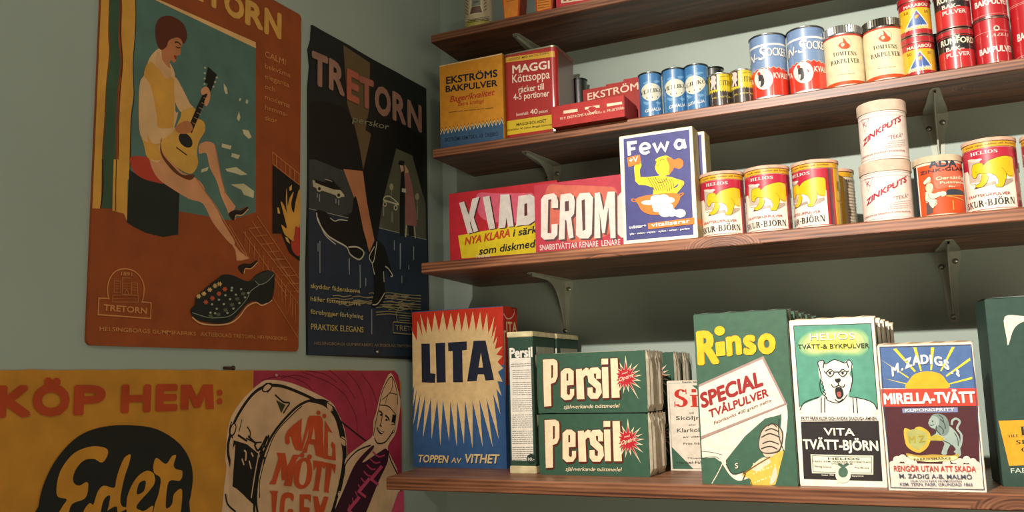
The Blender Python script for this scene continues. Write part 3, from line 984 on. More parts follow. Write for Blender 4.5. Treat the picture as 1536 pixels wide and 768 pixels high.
k107 18 902 672 1026 726 1163 673
k107 18 958 761 1048 796 1150 754
k107 18 889 512 1015 548 1117 507
k107 14 1005 832 1070 867 1130 814
k99 15 372 291 462 150 637 182 601 68
k99 14 1166 938 1150 690 1205 480
k108 14 606 153 822 292 1005 400
k108 14 732 -3 702 84
>shield
p109 31 1440 1004 1832 1291 1143 25 643
p98 29 1403 987 1789 1257 1150 27 687
>lettering
t110 32 1731 364 1750 496 15 0 0 R
t110 318 1856 460 1866 290 15 0 0 ı
q110 472 2222 459 2186 428 2161 388 2153 348 2165 320 2193 311 2230 324 2265 355 2291 396 2299 436 2287 463 2259
t110 474 1850 703 1872 400 15 0 0 n
t110 724 1856 914 1871 397 15 0 0 s
t110 934 1856 1192 1876 409 15 0 0 o
t111 32 1731 364 1750 496 12 0 0 R
t111 318 1856 460 1866 290 12 0 0 ı
q111 468 2222 456 2188 427 2164 388 2156 350 2167 323 2194 315 2229 327 2264 357 2288 396 2295 434 2284 460 2257
t111 474 1850 703 1872 400 12 0 0 n
t111 724 1856 914 1871 397 12 0 0 s
t111 934 1856 1192 1876 409 12 0 0 o
t112 57 1091 978 1413 222 12 -0.1 0 SPECIAL
t112 169 950 1046 1260 117 10 -0.1 0 TVÅLPULVER
t113 231 855 1076 1181 44 1 0 0 Fabriksvikt 400 gram netto
t98 503 229 546 237 72 2 0 0 S
@bear_powder
>printed_front
p114 0 0 1140 0 1140 2330 0 2330
p115 61 2252 1101 2235 1097 957 63 997
q116 119 2037 285 2166 579 2194 947 2168 1053 2039 1033 1866 901 1781 568 1809 276 1794 132 1866
q117 119 2035 284 2151 578 2176 946 2151 1052 2033 1034 1876 903 1798 569 1825 278 1813 133 1879
q118 137 2032 295 2136 577 2158 931 2134 1034 2028 1017 1886 891 1817 571 1842 290 1831 151 1892
q119 187 2027 328 2120 579 2139 894 2119 986 2024 971 1898 858 1836 573 1858 323 1849 200 1903
q120 238 2023 360 2104 580 2121 856 2103 937 2020 924 1909 825 1855 575 1875 356 1867 248 1914
q121 288 2018 393 2088 581 2103 819 2088 889 2016 877 1921 792 1874 577 1891 389 1885 297 1925
p114 64 1011 1099 990 1098 891 64 902
p122 69 888 1098 891 1085 82 55 91
l123 9 61 2252 1101 2235 1099 990 64 1011 61 2252
l123 8 64 902 1098 891
q124 64 1011 108 1117 228 1173 364 1233 420 1334 367 1506 360 1643 360 1729 433 1744 463 1702 580 1746 707 1708 758 1740 813 1704 814 1630 769 1546 801 1461 759 1328 736 1227 878 1208 1031 1156 1092 1056 1099 990
k125 14 67 1049 145 1161 348 1233
k125 13 752 1227 908 1198 1045 1139 1091 1040
k125 13 390 1505 377 1608 359 1719 433 1744 462 1691 581 1749 716 1700 771 1739 812 1691 800 1613 801 1461 757 1294
k125 13 390 1505 363 1403 375 1301 429 1232 458 1181 569 1145 652 1178 722 1261
k125 12 381 1471 404 1430 390 1409
k125 12 387 1416 414 1378 399 1358
k125 12 393 1362 423 1327 409 1307
k125 12 399 1307 433 1276 418 1256
k125 12 405 1253 442 1225 428 1205
k125 13 370 1226 355 1009
k125 13 416 1225 401 1015
k125 13 789 1213 786 1006
k125 13 833 1206 837 999
k125 13 456 1565 516 1615 567 1565 508 1512 456 1565
l125 10 484 1578 543 1583
q125 528 1560 525 1551 519 1545 510 1543 502 1546 497 1552 495 1560 498 1569 505 1575 513 1577 521 1575 526 1568
k125 13 625 1560 684 1610 735 1561 676 1508 625 1560
l125 10 652 1573 711 1578
q125 696 1555 693 1547 687 1541 679 1539 671 1541 665 1547 664 1556 667 1564 673 1570 681 1572 689 1570 694 1564
l125 13 568 1576 627 1577
l125 13 453 1565 435 1593
l125 13 739 1571 766 1590
q125 577 1480 642 1485 640 1445 606 1425 575 1446
k125 13 606 1432 610 1391 543 1365 520 1407
k125 13 610 1391 672 1363 694 1403
q125 568 1348 649 1357 671 1262 622 1202 572 1223
q126 583 1290 635 1296 630 1229 592 1236
k125 13 550 1196 603 1162 660 1201
k125 13 445 1730 426 1641
k125 13 744 1727 763 1631
p127 171 435 994 425 974 171 172 174
l125 7 189 415 974 405 957 190 193 194 189 415
q127 686 164 668 108 628 66 576 50 526 64 492 104 482 160 500 217 540 259 593 275 642 260 677 220
q128 650 197 639 160 614 133 582 123 550 132 529 158 523 194 534 231 560 258 592 268 623 259 645 233
p128 524 293 591 248 670 296 654 328 594 294 539 327
>lettering
t129 275 2036 875 2024 94 7 0 0 HELIOS
t124 275 2036 875 2024 94 4 0 0 HELIOS
t130 99 1918 1056 1898 63 4 0 0 TVÄTT-& BYKPULVER
t123 81 915 1077 905 44 1.5 0 0 FRITT FRÅN KLOR OCH ANDRA SKADLIGA ÄMNEN
t124 372 699 776 693 101 8 0 0 VITA
t124 77 508 1067 491 135 10 0 0 TVÄTT-BJÖRN
t131 400 364 814 364 30 2 0 0 HELIOS
t131 196 328 955 327 20 1 0 0 TEKN. KEM. FABRIKER AKTIEBOLAG
t131 441 298 715 300 20 1 0 0 STOCKHOLM
t131 214 261 437 252 23 1 0 0 Ständig kontroll
t131 743 251 924 248 23 1 0 0 Pris 40 öre
t124 300 143 462 146 20 1 0 0 Sedan 1900
t124 697 138 848 142 20 1 0 0 Garanteras
@lion_powder
>printed_front
p132 0 0 1165 0 1165 1920 0 1920
p133 34 1890 1137 1879 1165 1317 19 1340
p134 14 1108 1155 1094 1111 348 31 351
p135 31 351 1111 348 1129 40 37 41
p136 35 1727 361 1486 359 1464
p136 36 1479 354 1394 353 1379
p136 200 1862 240 1871 459 1561 438 1547
p136 451 1874 491 1873 530 1559 511 1560
p136 665 1866 704 1865 654 1570 634 1570
p136 915 1864 953 1862 768 1552 749 1553
p136 1116 1716 1120 1681 818 1474 814 1495
p136 1120 1467 1120 1439 822 1369 823 1383
q137 339 1327 364 1439 453 1526 601 1553 742 1518 808 1429 818 1324
p138 8 1330 1175 1320 1161 1094 7 1098
p139 249 1070 917 1077 915 1015 251 1010
q135 128 335 120 310 101 292 75 285 51 291 35 309 30 333 38 358 58 376 83 383 107 376 124 359
q135 182 398 174 373 155 355 130 348 105 355 89 372 84 397 93 421 112 439 137 446 161 440 178 422
q135 249 419 241 395 222 377 197 370 173 376 156 394 151 418 160 443 179 461 204 468 228 461 245 444
q135 312 389 303 365 284 347 259 340 235 346 219 364 214 388 223 412 242 430 267 437 291 431 307 413
q135 869 406 860 382 842 364 818 357 795 364 779 381 775 405 783 429 802 446 826 453 849 447 864 429
q135 929 379 920 355 902 338 878 331 855 337 839 354 835 378 843 402 862 420 886 426 909 420 924 403
q135 1008 407 1000 383 982 366 958 359 935 365 920 383 915 406 924 430 942 448 966 454 989 448 1004 431
q135 1077 381 1069 357 1050 340 1027 333 1004 339 989 356 984 380 993 404 1011 421 1035 428 1057 422 1073 405
q135 1116 341 1108 317 1090 300 1066 293 1044 299 1028 316 1024 340 1032 364 1051 381 1074 388 1097 382 1112 365
q135 771 360 763 336 744 319 720 312 697 318 681 335 677 359 685 383 704 401 728 407 751 401 767 384
q135 374 355 365 331 346 313 321 306 297 312 281 330 277 354 285 378 304 396 329 403 353 397 369 379
k140 26 830 497 906 583 930 720 887 805 926 891 886 932 840 905 829 850
q140 644 840 766 857 854 781 902 685 900 583 901 460 838 453 851 531 801 599 751 527 733 472 677 479 696 547 720 616 673 657 596 650 527 657 524 698 596 719 637 754
q141 537 698 635 726 705 699 723 651 628 650 546 657
q142 605 979 689 996 762 961 794 885 792 788 741 713 673 726 621 795 572 823 565 893
q140 575 934 623 969 672 941 679 871 642 816 603 809 567 830 551 872
q143 614 899 612 894 608 890 604 889 599 890 596 894 595 899 597 905 600 908 605 910 610 908 613 905
k143 10 550 858 587 844 620 858
k143 10 681 982 723 947 737 892
k143 10 696 927 742 871 749 802
k143 10 676 844 722 788 711 733
k143 10 640 788 674 740 691 719
k143 10 704 651 783 610 809 548
k143 10 852 754 882 668 881 583
k143 10 644 840 624 754 563 705
q144 254 807 350 782 405 824 470 823 554 754 558 650 502 546 401 490 292 545 250 632
q145 294 771 409 796 517 737 512 633 438 553 388 532 303 597 287 684
q146 254 482 414 456 575 471 795 459 873 487 847 412 663 390 440 380 297 413
q147 291 455 507 415 826 453 822 405 535 374 313 406
l148 9 35 1897 1144 1886 1132 33 29 34 35 1897
>lettering
t149 160 1491 249 1559 121 12 0 0 M
t149 279 1566 305 1584 121 12 0 0 .
t149 328 1593 416 1628 121 12 0 0 Z
t149 421 1633 525 1653 121 12 0 0 A
t149 528 1651 625 1655 120 12 0 0 D
t149 638 1648 667 1646 120 12 0 0 I
t149 688 1636 787 1613 120 12 0 0 G
t149 802 1594 864 1550 119 12 0 0 S
t149 877 1521 899 1503 119 12 0 0 .
t149 935 1506 978 1458 83 12 0 0 S
t149 29 1129 1134 1136 142 12 0 0 MIRELLA-TVÄTT
t149 285 1024 876 1032 39 3 0 0 KUPONGFRITT
t150 298 621 493 636 84 4 0 0 M Z
t151 338 389 779 411 28 1 0 0 FABRIKSMÄRKE
t152 86 250 1060 260 70 3 0 0 RENGÖR UTAN ATT SKADA
t153 144 161 1006 164 56 3 0 0 M. ZADIG A-B. MALMÖ
t154 277 116 879 125 24 1 0 0 HUR OCH NÄR HUSMODERN
t154 143 64 1004 77 38 2 0 0 KEM. TEKN. FABR. GRUNDAD 1865
@green_box
>printed_front
p155 0 0 1400 0 1400 2520 0 2520
q156 226 2265 462 2260 669 2221 455 2191 322 2096 234 1880 222 1978
p157 21 868 645 882 590 298 95 274
>lettering
t158 272 670 627 686 119 6 0 1 BAD
t158 115 645 243 654 36 2 0 1 TILL
t158 205 555 513 573 55 3 0 1 SKUR
t158 259 457 503 471 55 3 0 1 OCH
t159 108 180 373 185 63 5 0 0 FABR
@dish_box
>printed_front
p91 0 0 2350 0 2350 1410 0 1410
q160 640 1349 1005 1306 1575 1240 1783 1184 1735 770 1277 719 739 839 598 1120
p161 192 581 1837 689 2043 690 2024 136 1819 116 262 137
>lettering
p162 256 1191 361 1206 460 935 541 1240 689 1263 563 877 653 610 557 600 488 819 480 786 535 595 431 579
p162 763 1248 902 1259 1010 628 879 615
p162 1134 1252 1320 1237 1388 630 1275 628 1244 807 1217 621 1074 622
p162 1502 1184 1741 1189 1826 1134 1873 967 1812 685 1689 626 1550 634 1437 625
p163 226 1208 332 1223 431 951 512 1256 660 1279 534 894 624 626 528 616 458 835 450 802 506 611 402 595
p163 734 1264 873 1275 981 644 851 631
p163 1105 1268 1291 1254 1360 646 1246 644 1216 823 1189 637 1046 638
p163 1475 1200 1714 1205 1799 1150 1846 983 1785 700 1662 642 1522 649 1409 641
p164 1590 1037 1646 1044 1646 817 1583 811
t165 330 383 1284 459 146 11 0.2 0 NYA KLARA
t166 1341 454 2131 494 136 9 0.2 0 i särklass
t166 629 175 1918 225 137 8 0.2 0 som diskmedel
t163 576 91 867 87 79 5 0 0 DISKAR
@rinse_red_box
>printed_front
p167 0 0 1900 0 1900 1290 0 1290
q168 270 1240 602 1216 1247 1124 1557 996 1466 341 890 183 406 320 221 774
>lettering
p169 174 983 237 1055 422 1065 476 1012 499 916 495 792 369 805 375 961 314 958 281 363 354 356 359 510 478 511 465 314 393 244 211 251 153 312
p169 553 1025 734 1029 797 976 819 865 791 652 737 596 769 240 678 227 644 559 618 562 600 225 488 226
p169 846 908 912 1009 1089 1001 1155 904 1107 269 1041 200 881 214 816 281
p169 1190 977 1279 985 1335 656 1424 974 1555 965 1533 160 1440 163 1425 707 1344 262 1297 266 1265 633 1259 186 1152 189
p169 1601 869 1670 946 1824 940 1896 836 1852 214 1772 144 1635 157 1573 225
p169 155 1001 218 1073 402 1083 457 1030 480 933 476 809 350 823 355 979 295 976 262 380 335 373 340 528 459 528 446 331 374 261 191 268 133 330
p169 534 1043 715 1047 778 993 800 882 772 669 718 613 751 257 659 244 625 576 599 579 581 242 469 243
p169 828 926 893 1026 1070 1018 1137 922 1089 286 1022 216 863 231 797 298
p169 1172 994 1261 1002 1317 673 1406 992 1537 983 1515 177 1422 180 1407 724 1326 279 1279 283 1247 650 1241 202 1133 206
p169 1583 886 1652 963 1806 957 1878 853 1834 230 1755 161 1617 173 1555 242
p170 135 1019 198 1091 383 1101 438 1048 461 951 456 827 331 841 336 997 275 994 242 397 315 390 321 545 440 546 427 349 355 278 172 286 113 347
p170 514 1061 696 1065 759 1011 781 900 754 687 699 631 732 274 640 261 606 594 580 597 562 259 450 260
p170 809 943 874 1044 1052 1036 1118 939 1070 303 1004 233 844 248 779 315
p170 1153 1012 1243 1020 1299 690 1388 1009 1519 1000 1497 194 1404 196 1389 741 1308 296 1260 300 1228 667 1222 219 1115 223
p170 1565 904 1634 980 1789 975 1861 870 1817 247 1737 177 1599 190 1537 259
p169 905 911 967 926 956 390 903 371
p169 592 927 665 932 665 758 586 748
t170 85 101 1578 67 99 4 0 0 SNABBTVÄTTAR RENARE  LENARE
@seated_box
>printed_front
p171 0 0 1240 0 1240 1820 0 1820
p172 79 1768 1187 1768 1164 50 54 56
q173 849 1338 913 1302 990 1319 1055 1270 1054 1188 994 1141 906 1172 857 1104 800 1070
q174 607 1343 692 1381 802 1383 875 1307 879 1170 828 1081 731 1057 637 1105 595 1206 610 1282
q173 789 1346 841 1345 901 1276 901 1167 857 1104 809 1091 834 1203
k175 8 603 1266 644 1241 673 1273
k175 11 675 1312 718 1339 758 1323
k175 11 579 1330 617 1314 610 1282
q172 574 1347 596 1350 611 1315 594 1300
p174 239 1266 270 1326 325 1297 361 1348 369 1277 335 1212 338 1087 444 1074 448 935 309 960 250 1028
p173 127 1446 350 1466 360 1314 143 1281
p174 449 1073 594 1069 677 1072 758 1048 866 1021 972 967 1010 930 912 866 812 769 797 744 535 768 557 881 429 937
k176 10 460 1063 519 954 571 824
k176 10 504 1055 560 949 606 820
k176 10 548 1047 601 944 642 816
k176 10 592 1039 643 939 677 812
k176 10 636 1031 684 934 713 808
k176 10 680 1022 725 929 748 804
k176 10 723 1014 765 924 784 800
k176 10 767 1006 806 920 819 795
k176 10 810 998 847 915 854 791
k176 9 853 990 887 910 889 787
q174 971 962 1051 931 1053 876 990 803 905 731 811 756 855 818 938 849 967 887
k175 8 1011 949 1049 904 1005 828
k175 8 593 1055 638 967 726 965 790 1031
q173 242 725 384 764 662 773 906 753 984 690 952 591 837 468 699 423 480 446 345 521 280 638
k173 17 254 682 185 703 186 736 256 718
k173 16 956 671 1034 716 1019 740 945 713
q177 586 631 568 614 523 605 460 607 398 619 353 638 337 659 355 676 401 685 464 683 526 671 570 652
q177 712 672 695 636 654 612 599 608 544 624 505 657 492 696 509 733 551 756 606 760 660 744 699 711
q177 807 675 793 642 757 621 709 618 662 632 628 661 617 696 631 729 667 749 716 753 763 738 796 710
q177 895 638 884 617 855 605 817 603 780 613 753 632 744 655 755 675 783 688 822 689 859 679 886 660
q177 815 552 792 507 736 478 661 474 586 494 533 535 515 585 537 630 594 659 670 663 744 642 797 601
q177 831 442 815 406 776 382 724 377 673 393 636 425 624 464 640 500 680 524 732 528 783 513 819 481
q177 917 433 904 401 873 379 833 374 793 388 764 415 755 450 768 482 799 504 840 509 879 495 908 467
q177 1060 404 1046 371 1012 349 966 344 921 358 889 387 878 423 893 457 927 479 973 483 1018 469 1050 440
q177 662 501 652 485 626 476 592 475 558 483 533 498 525 515 535 530 561 540 595 540 629 532 654 518
q177 867 519 854 483 823 458 782 452 742 467 714 498 705 537 718 573 749 598 790 603 830 589 858 558
p173 429 304 1194 323 1189 218 435 206
>lettering
l177 56 174 1468 167 1682 309 1679
l177 51 174 1580 281 1576
k177 47 371 1547 512 1556 503 1607 448 1637 391 1617 366 1565 385 1501 446 1470 514 1494
l177 50 593 1622 647 1476 713 1588 779 1474 836 1615
k177 51 1075 1587 1005 1613 960 1570 957 1521 1004 1476 1065 1501 1084 1553
l177 49 1087 1613 1111 1461
t177 163 1340 316 1348 89 6 0 0 +V
t177 487 239 1121 246 65 7 0 0 vitaliserar
t177 113 243 404 247 52 6 0 0 tvättar+
t177 117 144 1110 140 30 3 0 0 ylle · siden · rayon · nylon · orlon · perlon
@seated_box_side
>printed_side
p178 0 0 400 0 400 1820 0 1820
p173 0 220 400 220 400 320 0 320
@baking_carton
>printed_front
p179 0 0 1435 0 1435 1830 0 1830
p180 7 384 51 488 92 385 137 488 178 385 222 488 263 385 307 488 347 385 391 488 431 385 475 488 515 386 559 488 599 386 643 488 682 386 726 488 765 386 809 488 848 386 891 488 930 386 973 488 1012 387 1055 488 1094 387 1137 487 1175 387 1218 487 1256 387 1299 487 1336 387 1379 487 1417 387 1412 -136 -1 -113
l181 23 7 384 51 488 92 385 137 488 178 385 222 488 263 385 307 488 347 385 391 488 431 385 475 488 515 386 559 488 599 386 643 488 682 386 726 488 765 386 809 488 848 386 891 488 930 386 973 488 1012 387 1055 488 1094 387 1137 487 1175 387 1218 487 1256 387 1299 487 1336 387 1379 487 1417 387
l182 14 7 415 52 518 93 415 137 518 178 415 222 518 263 415 307 518 348 415 392 518 432 415 476 518 516 415 560 518 600 415 643 517 683 416 726 517 766 416 809 517 848 416 892 517 931 416 974 517 1013 416 1056 517 1094 416 1137 517 1175 416 1218 517 1256 416 1299 517 1337 416 1380 517 1417 417
p181 0 1800 1435 1800 1435 1830 0 1830
>lettering
t183 153 1409 1314 1362 148 11 0 0 EKSTRÖMS
t183 141 1240 1310 1171 131 11 0 0 BAKPULVER
t184 229 1017 1228 1003 121 3 0.3 0 Bagerikvalitet
t184 418 908 995 884 77 2 0.3 0 Extra kraftigt
l185 14 206 812 398 800
l185 14 419 798 532 791
l185 13 553 790 647 783
l185 13 667 782 829 771
l185 13 849 770 1018 759
l185 13 1038 758 1206 747
t186 110 215 1298 171 77 3 0 0 EKSTRÖMS KEM.TEKN. AB  ÖREBRO
@soup_tin
>printed_front
p187 20 0 1100 0 1100 1780 20 1780
p188 20 1721 1245 1650 1241 1535 17 1620
p189 4 432 1065 416 1055 137 5 148
p190 20 0 1100 0 1100 30 20 30
>lettering
t191 113 1640 977 1618 42 2 0 0 GODAST MED RIKTIG SOPPA
t192 191 1367 984 1326 160 10 0 0 MAGGI
t192 186 1174 978 1137 168 4 0 0 Köttsoppa
t192 314 959 850 936 125 2 0 0 räcker till
t192 203 827 957 786 125 2 0 0 4-5 portioner
t192 257 501 513 495 58 1 0 0 Innehåll:
t192 548 489 705 481 99 4 0 0 40
t192 731 481 913 477 57 1 0 0 paket
t193 251 303 881 290 54 3 0 0 MAGGI-BOLAGET
t193 53 233 1041 209 33 1 0 0 Innehåller 40 paket Maggis köttsoppa
@colour_box
>printed_front
p194 0 0 1400 0 1400 400 0 400
p195 243 284 516 283 519 225 243 227
p195 656 286 937 282 940 236 659 239
p195 1073 281 1358 275 1361 229 1076 229
q194 727 259 773 278 820 275 872 236 837 177 789 159 743 200
k195 10 712 223 789 151 870 198
>lettering
t195 174 122 1428 132 47 4 0 0 10 P. EKSTRÖMS KARAMELL- o. FRUKTFÄRG
@upright_lid
>lettering
t196 -432 691 578 742 137 7 0 0 EKSTRÖM
@tapered_box
>printed_front
p197 -89 765 374 736 306 28 -27 37
p198 -33 752 326 732 272 58 -3 65
l199 12 38 394 55 394
l199 12 60 394 97 393
l199 12 103 393 126 393
l199 12 131 393 178 392
l199 12 184 392 225 391
l199 12 230 391 277 390
l199 12 282 390 301 390
@tapered_box_b
>printed_front
p197 -52 756 371 704 310 35 -12 37
p198 2 743 341 711 281 71 19 60
l199 14 34 265 60 263
l199 14 64 262 92 260
l199 14 97 260 113 259
l199 14 118 258 160 255
l199 14 165 254 194 252
l199 13 199 252 243 248
l199 13 248 248 271 246
l199 14 32 221 66 218
l199 14 71 218 97 215
l199 14 101 215 134 213
l199 14 139 212 155 211
l199 14 160 211 188 208
l199 13 192 208 238 204
l199 13 243 204 263 202
l199 14 31 169 76 165
l199 14 81 165 128 161
l199 14 133 161 175 158
l199 13 179 157 221 154
l199 13 225 154 245 152
l199 13 250 152 268 150
l199 14 29 117 69 114
l199 14 74 114 97 112
l199 14 101 112 120 110
l199 14 125 110 146 108
l199 13 150 108 177 106
l199 13 182 106 216 103
l199 13 221 103 247 101
l199 13 251 100 267 99
@red_carton
>printed_front
p200 0 0 900 0 900 800 0 800
p201 120 454 1048 390 1034 47 108 111
p202 154 137 214 132 220 285 160 283
p202 259 129 334 125 339 258 264 260
@scouring_can
>printed_label
p203 -1084 30 1084 30 1084 900 -1084 900
p204 -1084 910 1084 910 1084 985 -1084 985
p205 -556 560 309 560 309 900 -556 900
p203 -555 630 -362 617 -283 434 -499 333 -555 348
l206 6 -1070 987 1070 987
l206 6 -1070 907 1070 907
l207 8 -1070 34 1070 34
p208 309 30 349 30 349 900 309 900
p209 349 30 409 30 409 900 349 900
p208 409 30 449 30 449 900 409 900
p210 449 30 769 30 769 900 449 900
p211 779 30 1084 30 1084 900 779 900
p211 -1084 30 -576 30 -576 900 -1084 900
>printed_bear
p212 -332 758 -147 744 -163 425 -325 444
q213 -140 726 -152 717 -185 716 -231 723 -282 739 -324 758 -340 773 -321 780 -277 777 -226 768 -181 754 -150 739
k214 5 -332 758 -330 445 -230 412
q215 -194 754 -138 761 -118 738 -164 731
p216 -105 398 22 412 32 371 -155 350
p216 155 435 272 445 273 405 130 332 101 341
p217 -271 342 -216 379 -108 366 -203 344
q218 -258 674 -199 699 -122 693 -103 657 -35 713 67 746 174 765 253 755 300 710 289 486 245 464 192 475 172 515 159 435 124 356 99 322 29 331 20 361 54 377 58 424 29 491 -17 521 -79 531 -59 471 -91 395 -155 350 -227 360 -241 392 -180 412 -152 455 -139 517 -151 544 -190 544 -221 494 -259 502 -283 565
k193 4 -138 680 -116 682 -108 657 -119 635
k193 4 -228 585 -209 571 -195 584
k193 4 -191 541 -151 546 -79 531
k193 4 -17 521 29 491 58 424 54 380
k193 4 159 435 171 507 145 564 118 597
k193 4 171 507 210 483 270 477
k193 4 -272 562 -258 674 -199 699 -137 696
k193 6 -283 565 -259 502 -221 494 -190 544
k193 5 -241 392 -227 360 -155 350 -91 395 -59 471 -72 530
k193 5 17 361 28 328 99 322 130 364 159 435
k193 4 -103 660 -35 713 67 746 174 765 253 755
k193 4 -139 517 -152 455 -180 412 -235 394
>lettering
t219 -269 816 85 816 48 6 0 1 HELIOS
t220 -383 217 197 214 39 4 0 0 KRAFTSKURPULVER
t221 -436 73 254 84 91 5 0 1 SKUR-BJÖRN
t108 -345 940 369 945 21 3 0.3 0 stick upp hålen på locket
>side_print
l222 7 809 780 1149 780
l222 7 809 730 1079 730
l222 7 809 680 1099 680
l222 7 809 630 1119 630
l222 7 809 580 1139 580
l222 7 809 530 1069 530
l222 7 809 480 1089 480
l222 7 809 430 1109 430
l222 7 809 380 1129 380
l222 7 809 330 1149 330
l222 7 809 280 1079 280
l222 7 809 230 1099 230
l222 7 809 180 1119 180
l222 7 809 130 1139 130
t223 809 820 1169 820 50 4 0 1 SKUR-BJÖRN
l224 8 479 400 649 400
q225 509 600 569 560 629 600 609 700 529 700
@polish_can
>printed_label
p226 -1100 10 1100 10 1100 720 -1100 720
l227 5 -1085 710 1085 710
l228 5 -490 660 490 660
l228 5 -490 40 490 40
l229 7 -315 669 -165 661 -259 469 -315 669
>lettering
t230 -322 258 332 566 87 13 0.15 0 ZINKPUTS
t229 -284 550 -214 547 78 2 0 0 K
t231 96 286 345 329 54 2 0 1 "TEKÅ"
k232 4 -10 443 118 501 314 590
k232 4 1 476 121 540 320 640
l233 5 80 253 98 255
l233 5 103 255 131 257
l233 5 136 258 173 262
l233 5 178 262 201 265
l233 5 207 266 233 269
l233 5 239 270 275 275
l233 5 281 276 336 285
l233 5 344 286 390 294
l233 5 39 225 66 226
l233 5 72 226 113 228
l233 5 119 229 156 232
l233 5 162 232 182 234
l233 5 188 235 213 238
l233 5 220 238 260 243
l233 5 267 244 294 248
l233 5 302 249 384 261
l233 5 37 193 84 195
l233 5 90 195 128 198
l233 5 134 198 154 200
l233 5 160 201 209 206
l233 5 216 206 257 211
l233 5 264 212 322 220
l233 5 331 222 379 229
l233 5 2 167 26 167
l233 5 33 168 73 169
l233 5 79 169 108 170
l233 5 115 171 160 174
l233 5 167 174 210 178
l233 5 217 179 298 188
l233 5 307 190 357 196
t231 -389 84 341 113 22 2 0 0 FABRIKEN DE KNAPPAST STOCKHOLM
@stove_can
>printed_label
p234 -313 30 456 30 456 760 -313 760
p235 -343 20 -313 20 -313 800 -343 800
p236 -960 40 -343 40 -343 780 -960 780
p235 466 20 992 20 992 800 466 800
q237 -41 762 109 760 338 726 339 445 104 410 -57 427
>illustration
q238 -207 370 -169 369 -115 352 -78 332 -1 350 0 294 -84 256 -49 230 -60 176 -109 128 -153 163 -162 221 -206 229
q104 -174 476 -116 493 -80 459 -78 402 -108 358 -163 361 -194 424
q238 -223 529 -127 594 -105 547 -122 508 -195 487
k239 7 -223 529 -127 594 -105 540 -203 485 -223 529
k239 7 -188 479 -202 425 -191 374 -219 260 -169 222 -160 164 -109 121 -49 230
k239 6 -97 490 -75 444 -85 403 -108 365
k239 6 -157 346 -148 288 -84 256 -1 287
k239 6 -128 432 -115 430
p240 -199 220 -158 192 -110 114 -112 59 -210 40
q241 78 328 100 369 198 378 325 367 382 338 368 309 94 297
l242 17 74 284 356 224
l242 14 80 286 370 288
l242 19 160 214 156 75
q238 11 348 66 343 75 301 17 278
>lettering
t243 -116 716 274 706 106 15 0 0 ADA
t244 -258 636 490 663 47 10 0 0 ZINK-GLANS
t238 -37 519 433 529 50 3 0 0 Oersättligt
t238 10 460 410 466 36 3 0 0 Putsmedel
t238 119 404 220 403 25 3 0 0 för
@liquor_can
>printed_label
p245 -644 10 644 10 644 820 -644 820
q246 -83 657 -26 673 39 674 53 640 -29 619
k247 3 -83 657 -26 673 39 674 53 640 -29 619
q246 120 679 214 697 264 675 151 631
k247 3 120 679 214 697 264 675 151 631
q246 -106 313 -46 306 35 267 -32 236
k247 3 -106 313 -46 306 35 267 -32 236
q246 132 280 208 296 255 271 183 234
k247 3 132 280 208 296 255 271 183 234
q248 293 493 236 396 148 323 55 301 -34 337 -110 417 -140 511 -98 581 -19 623 72 633 165 613 251 566
>lettering
t249 -153 436 370 492 72 4 0 1 VEJLIKÖR
q249 -4 364 -6 358 -10 355 -16 354 -22 357 -26 362 -27 368 -25 374 -21 377 -15 378 -9 375 -5 370
q249 90 369 89 364 84 359 79 358 73 360 69 364 68 370 70 376 74 380 80 381 85 380 89 375
q249 191 381 188 375 183 370 176 368 170 369 165 373 164 378 166 384 171 389 178 391 184 391 189 387
t250 -62 102 249 139 56 7 0 0 GEVALIA
@lemon_can
>printed_label
p251 -597 280 597 280 597 600 -597 600
p252 -597 30 597 30 597 280 576 310 554 280 533 310 512 280 490 310 469 280 448 310 426 280 405 310 384 280 362 310 341 280 320 310 298 280 277 310 256 280 234 310 213 280 192 310 171 280 149 310 128 280 107 310 85 280 64 310 43 280 21 310 0 280 -21 310 -43 280 -64 310 -85 280 -107 310 -128 280 -149 310 -171 280 -192 310 -213 280 -234 310 -256 280 -277 310 -298 280 -320 310 -341 280 -362 310 -384 280 -405 310 -426 280 -448 310 -469 280 -490 310 -512 280 -533 310 -554 280 -576 310 -597 280
p253 -176 621 -27 604 -36 328 -198 348
q254 -133 589 -74 587 -42 550 -55 495 -40 445 -73 407 -59 345 -92 343 -101 404 -139 346 -174 369 -139 439 -173 509 -138 543
>lettering
t255 32 536 216 561 21 1 0 1 KRISTALL
t256 2 396 336 396 92 1 0 1 CITRON
t257 -128 178 291 178 27 3 0 0 HEL, STÖTT, MALD
@sugar_can
>printed_label
p258 -958 60 958 60 958 1110 -958 1110
p259 -958 940 958 940 958 975 -958 975
p260 -958 10 958 10 958 60 -958 60
l261 5 -946 62 946 62
p262 -946 70 946 70 946 426 898 459 851 430 804 466 756 439 709 477 662 452 615 492 567 469 520 510 473 487 425 528 378 505 331 546 284 522 236 561 189 535 142 572 95 543 47 577 0 546 -47 577 -95 543 -142 572 -189 535 -236 561 -284 522 -331 546 -378 505 -425 528 -473 487 -520 510 -567 469 -615 492 -662 452 -709 477 -756 439 -804 466 -851 430 -898 459 -946 426
p263 -946 70 946 70 946 414 898 447 851 418 804 454 756 427 709 465 662 440 615 480 567 457 520 498 473 475 425 516 378 493 331 534 284 510 236 549 189 523 142 560 95 531 47 565 0 534 -47 565 -95 531 -142 560 -189 523 -236 549 -284 510 -331 534 -378 493 -425 516 -473 475 -520 498 -567 457 -615 480 -662 440 -709 465 -756 427 -804 454 -851 418 -898 447 -946 414
q264 122 342 94 252 33 192 -47 182 -130 228 -197 315 -219 415 -181 494 -106 539 -22 543 54 505 107 434
q265 -149 358 -121 500 -60 512 26 485 69 368 51 240 -135 270
q266 -138 496 -106 511 -80 479 -93 440 -131 456
